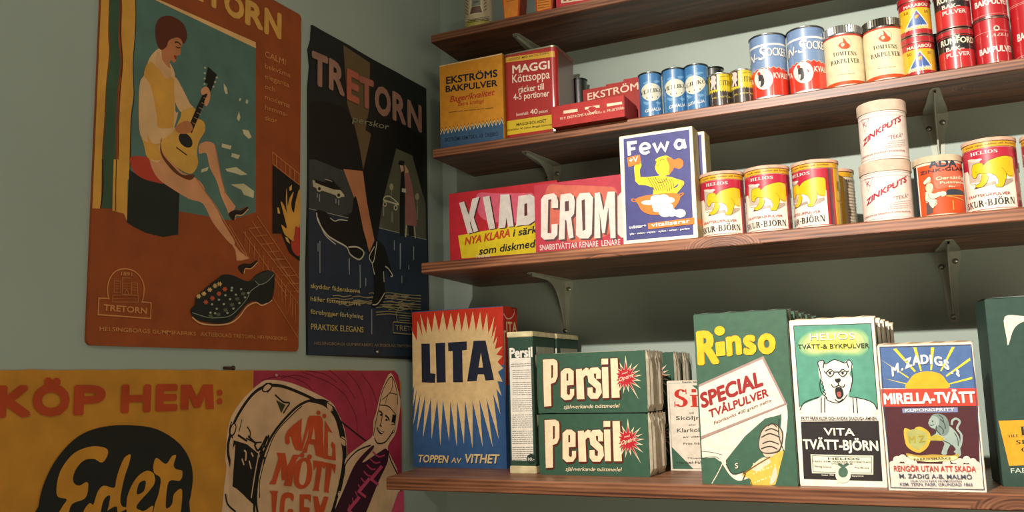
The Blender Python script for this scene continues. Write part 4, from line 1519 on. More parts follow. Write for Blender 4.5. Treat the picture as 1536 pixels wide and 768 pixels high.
q267 -121 444 -47 443 -20 325 -42 255 -97 250 -81 339 -119 349
q266 13 431 60 369 34 354
k268 7 -82 452 -129 352 -97 250 -27 224
k268 7 23 448 -16 381 9 246
q269 -51 510 2 508 6 451 -46 452
>lettering
t270 -439 683 -121 707 138 11 0.2 0 LIN-
t270 -105 706 15 708 218 11 0.2 0 S
t270 44 749 424 749 138 11 0 0 OCKER
t271 -439 683 -121 707 138 6 0.2 0 LIN-
t271 -105 706 15 708 218 6 0.2 0 S
t271 44 749 424 749 138 6 0 0 OCKER
t264 134 354 558 354 97 6 0 0 KVALITET
t264 -355 353 -239 327 88 6 0 0 TA
@gnome_can
>printed_label
p272 -968 110 968 110 968 870 -968 870
p273 -968 50 968 50 968 110 -968 110
p274 -968 10 968 10 968 50 -968 50
p275 -968 870 968 870 968 900 -968 900
k276 6 47 846 -60 807 -58 690 32 648 129 685 131 789 47 846
q277 21 831 48 808 81 746 120 708 94 650 21 645 -38 685 -56 724 -17 762 20 766
q272 -20 732 19 748 41 721 4 688
>lettering
t278 -161 553 221 525 63 1 0 1 TOMTENS
t278 -209 415 264 404 72 1 0 1 BAKPULVER
l55 6 -111 235 -54 227
l55 6 -49 227 -14 223
l55 6 -8 223 40 221
l55 6 46 221 63 221
l55 6 68 221 102 222
l55 6 107 222 155 226
l55 6 161 226 168 227
@triangle_can
>printed_label
p208 -741 0 741 0 741 660 -741 660
p279 -448 90 448 90 448 440 -448 440
p280 22 413 201 140 -174 116
p281 20 394 177 147 -147 126
q282 -8 291 20 319 50 306 37 267 7 256
k283 11 -4 347 42 332 50 298 14 254
t284 -141 131 168 149 19 2 0 0 garanterat gott
>lettering
t285 -169 450 216 465 51 10 0 0 MARABOU
t286 -179 361 -98 353 41 5 0 0 50
t286 137 344 207 357 43 5 0 0 50
t285 -178 78 191 95 41 6 0 0 BAKPULVER
@portrait_can
>printed_label
p287 -801 10 801 10 801 660 -801 660
p288 -801 330 801 330 801 550 -801 550
q289 70 588 61 555 42 532 19 527 -2 540 -17 568 -20 602 -11 634 8 655 31 660 52 648 67 622
q288 48 590 44 570 34 555 23 552 13 559 6 576 5 597 10 617 19 631 30 635 41 628 47 611
>lettering
t290 -241 430 311 430 93 11 0 0 RUMFORD
t291 -156 322 112 312 65 9 0 0 BAK–
t291 -158 221 191 222 65 9 0 0 PULVER
@lined_can
>printed_label
p292 -760 5 760 5 760 760 -760 760
l293 5 -726 40 726 40
l293 5 -726 530 726 530
q294 100 559 92 538 74 524 53 520 32 529 19 547 15 569 23 589 39 602 61 605 82 597 96 581
q295 32 554 56 596 80 571 79 541
>lettering
t296 -119 725 -10 720 45 6 0 0 101
t297 -93 437 264 437 47 3 0.3 1 GAZELL
t296 -227 191 327 191 93 11 0 0 BAKPULVER
@large_red_can
>printed_label
p292 -949 5 949 5 949 1170 -949 1170
l293 5 -906 60 906 60
l293 5 -906 85 906 85
l293 5 -906 880 906 880
l293 5 -906 905 906 905
>lettering
t296 -277 324 253 324 115 8 0 0 BAKPULVER
t297 -130 674 47 674 38 3 0.3 0 MALMÖ
@ornate_tin
>printed_label
p298 -911 0 911 0 911 1200 -911 1200
p299 -911 60 911 60 911 170 -911 170
p300 -911 0 911 0 911 25 -911 25
l301 8 -870 174 870 174
l301 8 -870 50 870 50
p302 -17 904 196 885 230 309 -68 275
p303 -1 443 173 458 212 322 -48 300
p304 24 895 181 884 181 466 -1 450
l288 12 -171 878 -76 788
l288 12 257 846 318 906
l288 12 -174 809 -77 719
l288 12 256 776 316 836
l288 12 -176 739 -79 649
l288 12 254 706 315 765
l288 12 -179 670 -81 580
l288 12 253 636 313 695
l288 12 -182 601 -82 511
l288 12 251 566 311 625
l288 12 -185 532 -84 442
l288 12 250 496 309 555
l288 12 -188 464 -86 373
l288 12 248 427 308 485
l288 12 -190 395 -88 304
l288 12 247 357 306 415
l305 11 -90 204 -4 192
l305 11 6 192 38 190
l305 11 47 190 103 193
l305 11 111 194 143 198
l305 11 151 199 185 206
l305 11 193 207 232 217
l305 11 240 219 313 243
l305 11 323 247 368 264
l305 11 -91 174 -46 166
l305 11 -36 165 15 160
l305 11 24 160 105 163
l305 11 113 164 144 168
l305 11 152 169 202 179
l305 11 210 181 274 199
l305 11 283 202 328 218
l305 11 339 222 367 233
l305 11 -92 143 -44 135
l305 11 -34 134 15 130
l305 11 24 129 70 130
l305 11 79 130 155 139
l305 11 163 140 231 156
l305 11 240 158 285 172
l305 11 295 175 367 202
t306 40 512 153 535 28 3 0 0 ÖREBRO
"""

# ------------------------------------------------------------------ materials
def lin(h):
    h = h.lstrip('#'); v = [int(h[i:i + 2], 16) / 255 for i in (0, 2, 4)]
    v = [x / 12.92 if x <= 0.04045 else ((x + 0.055) / 1.055) ** 2.4 for x in v]
    if v[0] < max(v): # greens and blues are pulled a little towards grey, reds stay as given
        g = 0.3 * v[0] + 0.6 * v[1] + 0.1 * v[2]; k = 0.30 if v[1] > v[2] else 0.20; v = [x * (1 - k) + g * k + 0.003 for x in v]
    return tuple(v) + (1,)

MATS = {}
def new_mat(name):
    m = bpy.data.materials.new(name); m.use_nodes = True
    nt = m.node_tree; b = nt.nodes['Principled BSDF']
    return m, nt, b

def mat(col, finish='paper'):
    """one ink or paint colour with a faint mottled grain"""
    key = (col, finish)
    if key in MATS: return MATS[key]
    m, nt, b = new_mat('%s_%s' % (finish, col.lstrip('#')))
    rough, spec, coat, amt, scale = {'paper': (0.55, 0.35, 0, 0.16, 90), 'tin': (0.42, 0.5, 1.0, 0.08, 60),
                       'poster': (0.6, 0.3, 0, 0.22, 25), 'card': (0.7, 0.25, 0, 0.3, 60), 'steel': (0.3, 0.5, 0, 0.2, 80),
                       'paint': (0.5, 0.4, 0, 0.15, 40)}[finish]
    n = nt.nodes.new('ShaderNodeTexNoise'); n.inputs['Scale'].default_value = scale; n.inputs['Detail'].default_value = 5
    tc = nt.nodes.new('ShaderNodeTexCoord'); nt.links.new(tc.outputs['Object'], n.inputs['Vector'])
    mr = nt.nodes.new('ShaderNodeMapRange'); mr.inputs[1].default_value = 0.3; mr.inputs[2].default_value = 0.75
    mr.inputs[3].default_value = 1 - amt; mr.inputs[4].default_value = 1.04
    nt.links.new(n.outputs['Fac'], mr.inputs[0])
    mx = nt.nodes.new('ShaderNodeVectorMath'); mx.operation = 'SCALE'
    mx.inputs[0].default_value = lin(col)[:3]
    nt.links.new(mr.outputs[0], mx.inputs['Scale']); nt.links.new(mx.outputs[0], b.inputs['Base Color'])
    b.inputs['Roughness'].default_value = rough; b.inputs['Specular IOR Level'].default_value = spec
    if coat:
        b.inputs['Coat Weight'].default_value = coat; b.inputs['Coat Roughness'].default_value = 0.12
    if finish == 'steel': b.inputs['Metallic'].default_value = 0.9
    MATS[key] = m
    return m

def wood(name, tint):
    m, nt, b = new_mat(name); N = nt.nodes.new; Lk = nt.links.new
    tc = N('ShaderNodeTexCoord'); mp = N('ShaderNodeMapping'); mp.inputs['Scale'].default_value = (1.3, 17, 20)
    Lk(tc.outputs['Object'], mp.inputs['Vector'])
    kn = N('ShaderNodeTexVoronoi'); kn.inputs['Scale'].default_value = 3.3
    mk = N('ShaderNodeMapping'); mk.inputs['Scale'].default_value = (1.0, 2.2, 2.2); Lk(tc.outputs['Object'], mk.inputs['Vector']); Lk(mk.outputs[0], kn.inputs['Vector'])
    kr = N('ShaderNodeMapRange'); kr.inputs[1].default_value = 0.03; kr.inputs[2].default_value = 0.22; kr.inputs[3].default_value = 1; kr.inputs[4].default_value = 0
    Lk(kn.outputs['Distance'], kr.inputs[0])
    add = N('ShaderNodeVectorMath'); add.operation = 'ADD'
    sc = N('ShaderNodeVectorMath'); sc.operation = 'SCALE'; sc.inputs[0].default_value = (0.3, 1.6, 1.6); Lk(kr.outputs[0], sc.inputs['Scale'])
    Lk(mp.outputs[0], add.inputs[0]); Lk(sc.outputs[0], add.inputs[1])
    n1 = N('ShaderNodeTexNoise'); n1.inputs['Scale'].default_value = 3.0; n1.inputs['Detail'].default_value = 8; n1.inputs['Distortion'].default_value = 1.2; Lk(add.outputs[0], n1.inputs['Vector'])
    w = N('ShaderNodeTexWave'); w.bands_direction = 'Z'; w.inputs['Scale'].default_value = 2.6; w.inputs['Distortion'].default_value = 3.5; w.inputs['Detail'].default_value = 3; Lk(add.outputs[0], w.inputs['Vector'])
    mixf = N('ShaderNodeMix'); mixf.inputs[0].default_value = 0.16; Lk(n1.outputs['Fac'], mixf.inputs[2]); Lk(w.outputs['Fac'], mixf.inputs[3])
    cr = N('ShaderNodeValToRGB'); e = cr.color_ramp.elements
    e[0].position = 0.3; e[0].color = (0.06, 0.02, 0.01, 1); e[1].position = 0.74; e[1].color = (0.37, 0.165, 0.085, 1)
    x = cr.color_ramp.elements.new(0.5); x.color = (0.20, 0.075, 0.034, 1)
    Lk(mixf.outputs[0], cr.inputs[0])
    dk = N('ShaderNodeMix'); dk.data_type = 'RGBA'; dk.blend_type = 'MULTIPLY'
    k2 = N('ShaderNodeMath'); k2.operation = 'MULTIPLY'; k2.inputs[1].default_value = 0.85; Lk(kr.outputs[0], k2.inputs[0]); Lk(k2.outputs[0], dk.inputs[0])
    Lk(cr.outputs[0], dk.inputs[6]); dk.inputs[7].default_value = (0.35, 0.25, 0.2, 1)
    tn = N('ShaderNodeVectorMath'); tn.operation = 'SCALE'; tn.inputs['Scale'].default_value = tint; Lk(dk.outputs[2], tn.inputs[0]); Lk(tn.outputs[0], b.inputs['Base Color']); b.inputs['Roughness'].default_value = 0.42; b.inputs['Specular IOR Level'].default_value = 0.45
    bp = N('ShaderNodeBump'); bp.inputs['Strength'].default_value = 0.25; bp.inputs['Distance'].default_value = 0.001
    Lk(mixf.outputs[0], bp.inputs['Height']); Lk(bp.outputs[0], b.inputs['Normal'])
    return m
WOODS = [wood('stained_pine_%s' % n, t) for n, t in (('dark', 0.8), ('mid', 1.0), ('warm', 1.15), ('red', 0.9))]  # brightness per shelf; highlights on lit front edges are put into the tint

def wall_paint(name, c1, c2):
    m, nt, b = new_mat(name); N = nt.nodes.new; Lk = nt.links.new
    tc = N('ShaderNodeTexCoord'); n = N('ShaderNodeTexNoise'); n.inputs['Scale'].default_value = 3; n.inputs['Detail'].default_value = 7
    Lk(tc.outputs['Object'], n.inputs['Vector'])
    cr = N('ShaderNodeValToRGB'); e = cr.color_ramp.elements; e[0].position = 0.35; e[0].color = c1; e[1].position = 0.68; e[1].color = c2
    Lk(n.outputs['Fac'], cr.inputs[0]); Lk(cr.outputs[0], b.inputs['Base Color']); b.inputs['Roughness'].default_value = 0.62
    n2 = N('ShaderNodeTexNoise'); n2.inputs['Scale'].default_value = 160; n2.inputs['Detail'].default_value = 3; Lk(tc.outputs['Object'], n2.inputs['Vector'])
    bp = N('ShaderNodeBump'); bp.inputs['Strength'].default_value = 0.12; bp.inputs['Distance'].default_value = 0.001
    Lk(n2.outputs['Fac'], bp.inputs['Height']); Lk(bp.outputs[0], b.inputs['Normal'])
    return m
WALL = wall_paint('sage_wall_paint', (0.315, 0.38, 0.33, 1), (0.345, 0.415, 0.362, 1))
FLOOR = wall_paint('grey_floor_paint', (0.07, 0.065, 0.055, 1), (0.10, 0.09, 0.08, 1))

# ------------------------------------------------------------------ object helpers
def link(o, parent=None):
    scene.collection.objects.link(o)
    if parent is not None: o.parent = parent
    return o

def mesh_obj(name, bm, mats, parent=None, smooth=False):
    me = bpy.data.meshes.new(name)
    bm.normal_update(); bm.to_mesh(me); bm.free()
    for x in (mats if isinstance(mats, (list, tuple)) else [mats]): me.materials.append(x)
    if smooth:
        for p in me.polygons: p.use_smooth = True
        me.set_sharp_from_angle(angle=R(35))
    return link(bpy.data.objects.new(name, me), parent)

def tag(o, label, cat, group=None):
    o['label'] = label; o['category'] = cat
    if group: o['group'] = group
    return o

def thing(name, label, cat, loc, rz=0.0, group=None):
    o = bpy.data.objects.new(name, None); scene.collection.objects.link(o)
    o.empty_display_size = 0.02; o.location = loc; o.rotation_euler = (0, 0, rz)
    return tag(o, label, cat, group)

def dup(root, loc, rz=None, label=None, group=None, skip=()):
    r = root.copy(); scene.collection.objects.link(r); r.location = loc
    if rz is not None: r.rotation_euler = (0, 0, rz)
    if label: r['label'] = label
    if group: r['group'] = group
    for ch in list(root.children):
        if ch.name.split('.')[0] in skip: continue
        c = ch.copy(); scene.collection.objects.link(c); c.parent = r
        for g in ch.children:
            d = g.copy(); scene.collection.objects.link(d); d.parent = c
    return r

def structure(o):
    o['kind'] = 'structure'; return o

def bm_box(bm, x0, x1, y0, y1, z0, z1, mi=0, bev=0.0):
    vs = [bm.verts.new(p) for p in ((x0, y0, z0), (x1, y0, z0), (x1, y1, z0), (x0, y1, z0), (x0, y0, z1), (x1, y0, z1), (x1, y1, z1), (x0, y1, z1))]
    fs = [bm.faces.new([vs[i] for i in q]) for q in ((0, 3, 2, 1), (4, 5, 6, 7), (0, 1, 5, 4), (1, 2, 6, 5), (2, 3, 7, 6), (3, 0, 4, 7))]
    for f in fs: f.material_index = mi
    if bev:
        es = set(e for f in fs for e in f.edges)
        bmesh.ops.bevel(bm, geom=list(es), offset=bev, segments=2, affect='EDGES', material=-1)
    return fs

def lathe(bm, prof, seg=48, mi=0):
    rings = []
    for r, z in prof:
        if r < 1e-6: rings.append([bm.verts.new((0, 0, z))])
        else: rings.append([bm.verts.new((r * math.sin(2 * math.pi * k / seg), -r * math.cos(2 * math.pi * k / seg), z)) for k in range(seg)])
    for a, b in zip(rings, rings[1:]):
        for k in range(seg):
            k2 = (k + 1) % seg
            if len(a) == 1 and len(b) == 1: continue
            if len(a) == 1: f = bm.faces.new((a[0], b[k2], b[k]))
            elif len(b) == 1: f = bm.faces.new((a[k], a[k2], b[0]))
            else: f = bm.faces.new((a[k], a[k2], b[k2], b[k]))
            f.material_index = mi
    return rings

# ------------------------------------------------------------------ lettering
TXT = {}
def sans(s, off):
    key = (s, off)
    if key in TXT: return TXT[key]
    c = bpy.data.curves.new('t', 'FONT'); c.body = s; c.size = 1.0; c.offset = off * 0.005
    c.resolution_u = 3; c.fill_mode = 'FRONT'
    o = bpy.data.objects.new('t', c); scene.collection.objects.link(o)
    me = bpy.data.meshes.new_from_object(o.evaluated_get(bpy.context.evaluated_depsgraph_get()))
    polys = [[(me.vertices[i].co.x, me.vertices[i].co.y) for i in p.vertices] for p in me.polygons]
    scene.collection.objects.unlink(o); bpy.data.objects.remove(o); bpy.data.curves.remove(c); bpy.data.meshes.remove(me)
    TXT[key] = polys
    return polys
def extent(polys):
    xs = [p[0] for q in polys for p in q]
    return (min(xs), max(xs)) if xs else (0, 1)
CAPS = {}
def cap(off):
    if off not in CAPS: CAPS[off] = max(p[1] for q in sans('H', off) for p in q)
    return CAPS[off]

SERIF_GLYPHS = {}
def serif_glyph(ch):
    """high contrast roman capitals drawn from stems, hairlines and bowls; returns polygons, advance"""
    if ch in SERIF_GLYPHS: return SERIF_GLYPHS[ch]
    P = []; th, tn = 0.19, 0.065
    def stem(x, y0=0, y1=1, w=th, s=1):
        P.append([(x, y0), (x + w, y0), (x + w, y1), (x, y1)])
        if s:
            for y in (y0, y1):
                a = y if y == y0 else y - tn
                P.append([(x - 0.07, a), (x + w + 0.07, a), (x + w + 0.07, a + tn), (x - 0.07, a + tn)])
    def bar(x0, x1, y, w=tn, serif=0):
        P.append([(x0, y), (x1, y), (x1, y + w), (x0, y + w)])
        if serif: P.append([(x1 - 0.05, y + (w if serif < 0 else 0) - (0.17 if serif < 0 else 0)), (x1, y + (w if serif < 0 else 0) - (0.17 if serif < 0 else 0)), (x1, y + w + (0 if serif < 0 else 0.17)), (x1 - 0.05, y + w + (0 if serif < 0 else 0.17))])
    def diag(x0, y0, x1, y1, w): P.append([(x0, y0), (x0 + w, y0), (x1 + w, y1), (x1, y1)])
    def arc(cx, cy, rx, ry, a0, a1, n=14):
        for i in range(n):
            t0 = R(a0 + (a1 - a0) * i / n); t1 = R(a0 + (a1 - a0) * (i + 1) / n)
            P.append([(cx + (rx - th) * math.cos(t0), cy + (ry - tn) * math.sin(t0)), (cx + rx * math.cos(t0), cy + ry * math.sin(t0)),
                      (cx + rx * math.cos(t1), cy + ry * math.sin(t1)), (cx + (rx - th) * math.cos(t1), cy + (ry - tn) * math.sin(t1))])
    def dots(x):
        for d in (-0.13, 0.13): P.append([(x + d - .07, 1.1), (x + d + .07, 1.1), (x + d + .07, 1.24), (x + d - .07, 1.24)])
    adv = 0.75
    if ch in 'HN':
        if ch == 'H': stem(0.07); stem(0.52); bar(0.2, 0.55, 0.47); adv = 0.84
        else: stem(0.07, w=tn); diag(0.1, 1, 0.5, 0, th); stem(0.62, w=tn); P.append([(0, .935), (.3, .935), (.3, 1), (0, 1)]); adv = 0.78
    elif ch in 'E': stem(0.07); bar(0.2, 0.56, 0, serif=1); bar(0.2, 0.56, 0.935, serif=-1); bar(0.2, 0.45, 0.47); adv = 0.64
    elif ch in 'FP': 
        stem(0.07)
        if ch == 'F': bar(0.2, 0.55, 0.935, serif=-1); bar(0.2, 0.45, 0.47); adv = 0.6
        else: bar(0.2, 0.32, 0.935); bar(0.2, 0.32, 0.44); arc(0.3, 0.72, 0.32, 0.28, -90, 90); adv = 0.68
    elif ch == 'L' : stem(0.07); bar(0.2, 0.56, 0, serif=1); adv = 0.63
    elif ch == 'I': stem(0.07); adv = 0.37
    elif ch == 'T': stem(0.23); bar(0, 0.65, 0.935, serif=-1); P.append([(0, .8), (.05, .8), (.05, 1), (0, 1)]); adv = 0.7
    elif ch == 'J': stem(0.2, 0.2, 1); arc(0.16, 0.22, 0.23, 0.22, -150, 0); adv = 0.48
    elif ch == 'U': stem(0.07, 0.25, 1); P.pop(-2); arc(0.36, 0.28, 0.29, 0.28, 180, 360); P.append([(0.59, .25), (.65, .25), (.65, 1), (.59, 1)]); adv = 0.76
    elif ch in 'OÖCG':
        if ch in 'OÖ': arc(0.4, 0.5, 0.38, 0.5, 0, 360, 24)
        else: arc(0.4, 0.5, 0.38, 0.5, 50, 310, 20); P.append([(.6, .8), (.66, .8), (.66, 1), (.6, .98)])
        if ch == 'G': stem(0.5, 0.1, 0.45, s=0); bar(0.44, 0.74, 0.42)
        if ch == 'Ö': dots(0.4)
        adv = 0.82
    elif ch in 'BRK':
        stem(0.07)
        if ch == 'B': bar(0.2, 0.34, 0.935); bar(0.2, 0.34, 0.5); bar(0.2, 0.34, 0); arc(0.32, 0.75, 0.3, 0.25, -90, 90); arc(0.33, 0.27, 0.34, 0.27, -90, 90); adv = 0.72
        if ch == 'R': bar(0.2, 0.32, 0.935); bar(0.2, 0.32, 0.47); arc(0.3, 0.74, 0.31, 0.26, -90, 90); diag(0.56, 0, 0.32, 0.5, th); adv = 0.78
        if ch == 'K': diag(0.22, 0.42, 0.6, 0.97, tn); diag(0.54, 0, 0.28, 0.56, th); bar(0.5, 0.75, 0.935); bar(0.5, 0.78, 0); adv = 0.8
    elif ch in 'AVÅÄ':
        if ch != 'V': diag(0.06, 0, 0.3, 1, tn); diag(0.5, 0, 0.26, 1, th); bar(0.15, 0.55, 0.3); bar(0, 0.2, 0); bar(0.44, 0.75, 0); adv = 0.76
        else: diag(0.3, 0, 0.06, 1, th); diag(0.36, 0, 0.62, 1, tn); bar(0, 0.3, 0.935); bar(0.54, 0.74, 0.935); adv = 0.72
        if ch == 'Ä': dots(0.38)
    elif ch == 'M': stem(0.07, w=tn); diag(0.1, 1, 0.32, 0, th); diag(0.42, 0, 0.62, 1, tn); stem(0.64); adv = 0.93
    elif ch == 'D': stem(0.07); bar(0.2, 0.34, 0.935); bar(0.2, 0.34, 0); arc(0.3, 0.5, 0.42, 0.5, -90, 90); adv = 0.78
    elif ch == 'Z': bar(0.03, 0.6, 0.935); bar(0.03, 0.62, 0, serif=1); diag(0.02, 0, 0.4, 1, th); adv = 0.66
    elif ch == 'S':
        arc(0.32, 0.73, 0.27, 0.27, 30, 235, 12); arc(0.3, 0.27, 0.29, 0.27, -150, 55, 12); P.append([(.12, .72), (.2, .5), (.52, .25), (.46, .52)])
        P.append([(.52, .72), (.56, .72), (.56, 1), (.52, 1)]); P.append([(.03, 0), (.07, 0), (.07, .3), (.03, .3)]); adv = 0.66
    elif ch == 'i': stem(0.07, 0, 0.68); P.append([(.07, .82), (.26, .82), (.26, 1), (.07, 1)]); adv = 0.37
    elif ch == 'l': stem(0.07, 0, 1); adv = 0.37
    elif ch == '-': bar(0.05, 0.35, 0.4, 0.1); adv = 0.4
    elif ch == ' ': adv = 0.4
    else: return None
    SERIF_GLYPHS[ch] = (P, adv)
    return SERIF_GLYPHS[ch]

def lettering(s, off, font):
    if font == 1 and all(serif_glyph(c) for c in s):
        out = []; x = 0
        for c in s:
            P, adv = serif_glyph(c)
            for q in P:
                a = sum(q[i][0] * q[(i + 1) % len(q)][1] - q[(i + 1) % len(q)][0] * q[i][1] for i in range(len(q)))
                q2 = [(px + x, py) for px, py in q]
                out.append(q2 if a > 0 else q2[::-1])
            x += adv + 0.04
        return out, 1.0
    return sans(s, off), cap(off)

# ------------------------------------------------------------------ drawings to geometry
def catmull(p, closed, n):
    out = []; L = len(p); rng = range(L) if closed else range(L - 1)
    for i in rng:
        if closed: a, b, c, d = p[i - 1], p[i], p[(i + 1) % L], p[(i + 2) % L]
        else: a, b, c, d = p[max(i - 1, 0)], p[i], p[i + 1], p[min(i + 2, L - 1)]
        for k in range(n):
            t = k / n
            out.append(tuple(0.5 * (2 * b[j] + (c[j] - a[j]) * t + (2 * a[j] - 5 * b[j] + 4 * c[j] - d[j]) * t * t + (3 * b[j] - a[j] - 3 * c[j] + d[j]) * t ** 3) for j in (0, 1)))
    if not closed: out.append(p[-1])
    return out

def strip(p, w):
    res = []; n = len(p)
    if n < 2: return res
    closed = n > 3 and abs(p[0][0] - p[-1][0]) + abs(p[0][1] - p[-1][1]) < 1e-7
    nrm = []
    for i in range(n):
        a = p[i - 1] if i > 0 else (p[-2] if closed else None); b = p[i + 1] if i < n - 1 else (p[1] if closed else None); ds = []
        for u, v in ((a, p[i]), (p[i], b)):
            if u is None or v is None: continue
            dx, dy = v[0] - u[0], v[1] - u[1]; l = math.hypot(dx, dy)
            if l > 1e-9: ds.append((-dy / l, dx / l))
        if not ds: ds = [(0, 1)]
        mx = sum(d[0] for d in ds) / len(ds); my = sum(d[1] for d in ds) / len(ds); l2 = max(mx * mx + my * my, 0.3)
        nrm.append((mx / l2, my / l2))
    for i in range(n - 1):
        a, b = p[i], p[i + 1]; na, nb = nrm[i], nrm[i + 1]; h = w / 2
        res.append([(a[0] - na[0] * h, a[1] - na[1] * h), (b[0] - nb[0] * h, b[1] - nb[1] * h), (b[0] + nb[0] * h, b[1] + nb[1] * h), (a[0] + na[0] * h, a[1] + na[1] * h)])
    return res

DRAW = {}
for block in PRINTS.strip().split('@')[1:]:
    rows = block.strip('\n').split('\n'); DRAW[rows[0].strip()] = rows[1:]

def ccw(q): return sum(q[i][0] * q[(i + 1) % len(q)][1] - q[(i + 1) % len(q)][0] * q[i][1] for i in range(len(q))) >= 0

def print_parts(key, parent, W, H, place, finish='paper', grid=None, u0=0.0, only=None, rename=None, radial=True):
    """build the drawing as thin ink layers; one mesh per named part. W,H clip rectangle in metres."""
    rows = DRAW[key]; nops = sum(1 for r in rows if r and r[0] != '>'); step = min(0.00003, 0.0013 / max(nops, 1)); hgt = 0.00003
    parts = {}; part = 'printed_front'; lvl = 0
    for r in rows:
        if not r: continue
        if r[0] == '>': part = r[1:]; continue
        lvl += 1; hgt += step
        k = r[0]; sub = None; f = r[1:].split(' '); col = COLOURS[int(f[0])]
        if k in 'pq':
            v = [int(x) * 1e-4 for x in f[1:]]; pts = list(zip(v[::2], v[1::2]))
            if k == 'q': pts = catmull(pts, True, 4)
            if len(pts) == 4 or len(pts) == 3 and k == 'p':
                polys = [[pts[i] for i in t] for t in tessellate_polygon([[Vector((a, b, 0)) for a, b in pts]])]
            else: polys = [[pts[i] for i in t] for t in tessellate_polygon([[Vector((a, b, 0)) for a, b in pts]])]
        elif k in 'lk':
            w = int(f[1]) * 1e-4; v = [int(x) * 1e-4 for x in f[2:]]; pts = list(zip(v[::2], v[1::2]))
            if k == 'k' and len(pts) > 2: pts = catmull(pts, False, 4)
            polys = strip(pts, w)
        else:
            a, b2, c, d, hh = [int(x) * 1e-4 for x in f[1:6]]; off = float(f[6]); sh = float(f[7]); font = int(f[8]); s = ' '.join(f[9:])
            gl, capv = lettering(s, off if off <= 3 else 0, font)
            rad = 0.0 if (off <= 3 or font == 1) else (off - 2) * 0.0052 * hh
            x0, x1 = extent(gl); L = math.hypot(c - a, d - b2); a += rad * (c - a) / L; b2 += rad * ((d - b2) / L); L -= 0.0
            L = max(L - 2 * rad, L * 0.4); hh -= 1.2 * rad; b2 += 0.6 * rad; sx = (L - sh * hh * 0.0) / max(x1 - x0, 1e-6); sy = hh / capv
            l0 = math.hypot(c - a, d - b2); ux, uy = (c - a) / l0, (d - b2 + 0.6 * rad) / l0
            polys = []
            for q in gl:
                qq = []
                for px, py in q:
                    X = (px - x0) * sx + sh * py * sy; Y = py * sy
                    qq.append((a + X * ux - (Y * uy if abs(uy) > 0.9 else 0), b2 + X * uy + Y))
                if rad <= 0: polys.append(qq)
                else:
                    if sub is None: sub = []
                    for kk in range(8):
                        dx = rad * math.cos(kk * math.pi / 4 + 0.39); dy = rad * math.sin(kk * math.pi / 4 + 0.39)
                        polys.append([(px + dx, py + dy) for px, py in qq]); sub.append(kk)
        bm, cols = parts.setdefault(part, (bmesh.new(), []))
        if col not in cols: cols.append(col)
        mi = cols.index(col)
        if sub is None and (k in 'lk' or (k == 't' and font == 1)): sub = [i % 4 for i in range(len(polys))]
        for qi, q in enumerate(polys):
            if not ccw(q): q = q[::-1]
            hh2 = hgt + (sub[qi] * 0.000004 if sub else 0)
            try:
                fc = bm.faces.new([bm.verts.new((x, y, hh2)) for x, y in q]); fc.material_index = mi
            except ValueError: pass
        if sub: hgt += max(sub) * 0.000004
    for pn, (bm, cols) in parts.items():
        if only and pn not in only: bm.free(); continue
        for co, no in (((u0, 0, 0), (-1, 0, 0)), ((u0 + W, 0, 0), (1, 0, 0)), ((0, 0, 0), (0, -1, 0)), ((0, H, 0), (0, 1, 0))):
            bmesh.ops.bisect_plane(bm, geom=bm.verts[:] + bm.edges[:] + bm.faces[:], plane_co=co, plane_no=no, clear_outer=True)
        if grid:
            n = int(math.floor(u0 / grid))
            for i in range(n, int((u0 + W) / grid) + 1):
                bmesh.ops.bisect_plane(bm, geom=bm.verts[:] + bm.edges[:] + bm.faces[:], plane_co=(i * grid, 0, 0), plane_no=(1, 0, 0))
        if not bm.verts: bm.free(); continue
        for v in bm.verts: v.co = place(v.co.x, v.co.y, v.co.z)
        me = bpy.data.meshes.new(pn); bm.to_mesh(me); bm.free()
        for c in cols: me.materials.append(mat(c, finish))
        if grid and radial:
            for p in me.polygons: p.use_smooth = True
            me.normals_split_custom_set_from_vertices([Vector((v.co.x, v.co.y, 0)).normalized() for v in me.vertices])
        link(bpy.data.objects.new((rename or {}).get(pn, pn), me), parent)

def front(W, D):  # drawing plane on the face that looks towards -y, local origin at base centre
    return lambda u, v, o: (u - W / 2, -D / 2 - o, v)
def side(W, D):   # on the +x face
    return lambda u, v, o: (W / 2 + o, u - D / 2, v)

def box_thing(name, label, cat, bl, W, D, H, ang, key, body='#cdbb9a', finish='paper', top=None, group=None, side_key=None, side_col=None, body_name='carton', bev=0.0012, clipH=None):
    """carton with its front lower left corner at bl"""
    a = R(ang); cx = bl[0] + math.cos(a) * W / 2 - math.sin(a) * D / 2; cy = bl[1] + math.sin(a) * W / 2 + math.cos(a) * D / 2
    t = thing(name, label, cat, (cx, cy, bl[2]), a, group)
    bm = bmesh.new(); bm_box(bm, -W / 2, W / 2, -D / 2, D / 2, 0, H, 0, bev)
    sc_ = side_col or body
    for f in bm.faces:
        if abs(f.normal.x) > 0.9: f.material_index = 1
        if f.normal.z > 0.9: f.material_index = 2
    mesh_obj(body_name, bm, [mat(body, finish), mat(sc_, finish), mat(top or body, 'card')], t)
    if key: print_parts(key, t, W - 0.0012, H - 0.0012, front(W, D), finish, u0=0.0006)
    if side_key: print_parts(side_key, t, D, H, side(W, D), finish)
    return t

# ------------------------------------------------------------------ the setting
def wall(name, x0, x1, y0, y1, z0, z1, m=WALL):
    bm = bmesh.new(); bm_box(bm, x0, x1, y0, y1, z0, z1); return structure(mesh_obj(name, bm, m))
wall('wall_back', -0.08, 2.6, 0.0, 0.08, 0, 2.9)
wall('wall_left', -0.08, 0.0, -3.0, 0.0, 0, 2.9)
wall('floor', -0.08, 2.6, -3.0, 0.08, -0.05, 0, FLOOR)

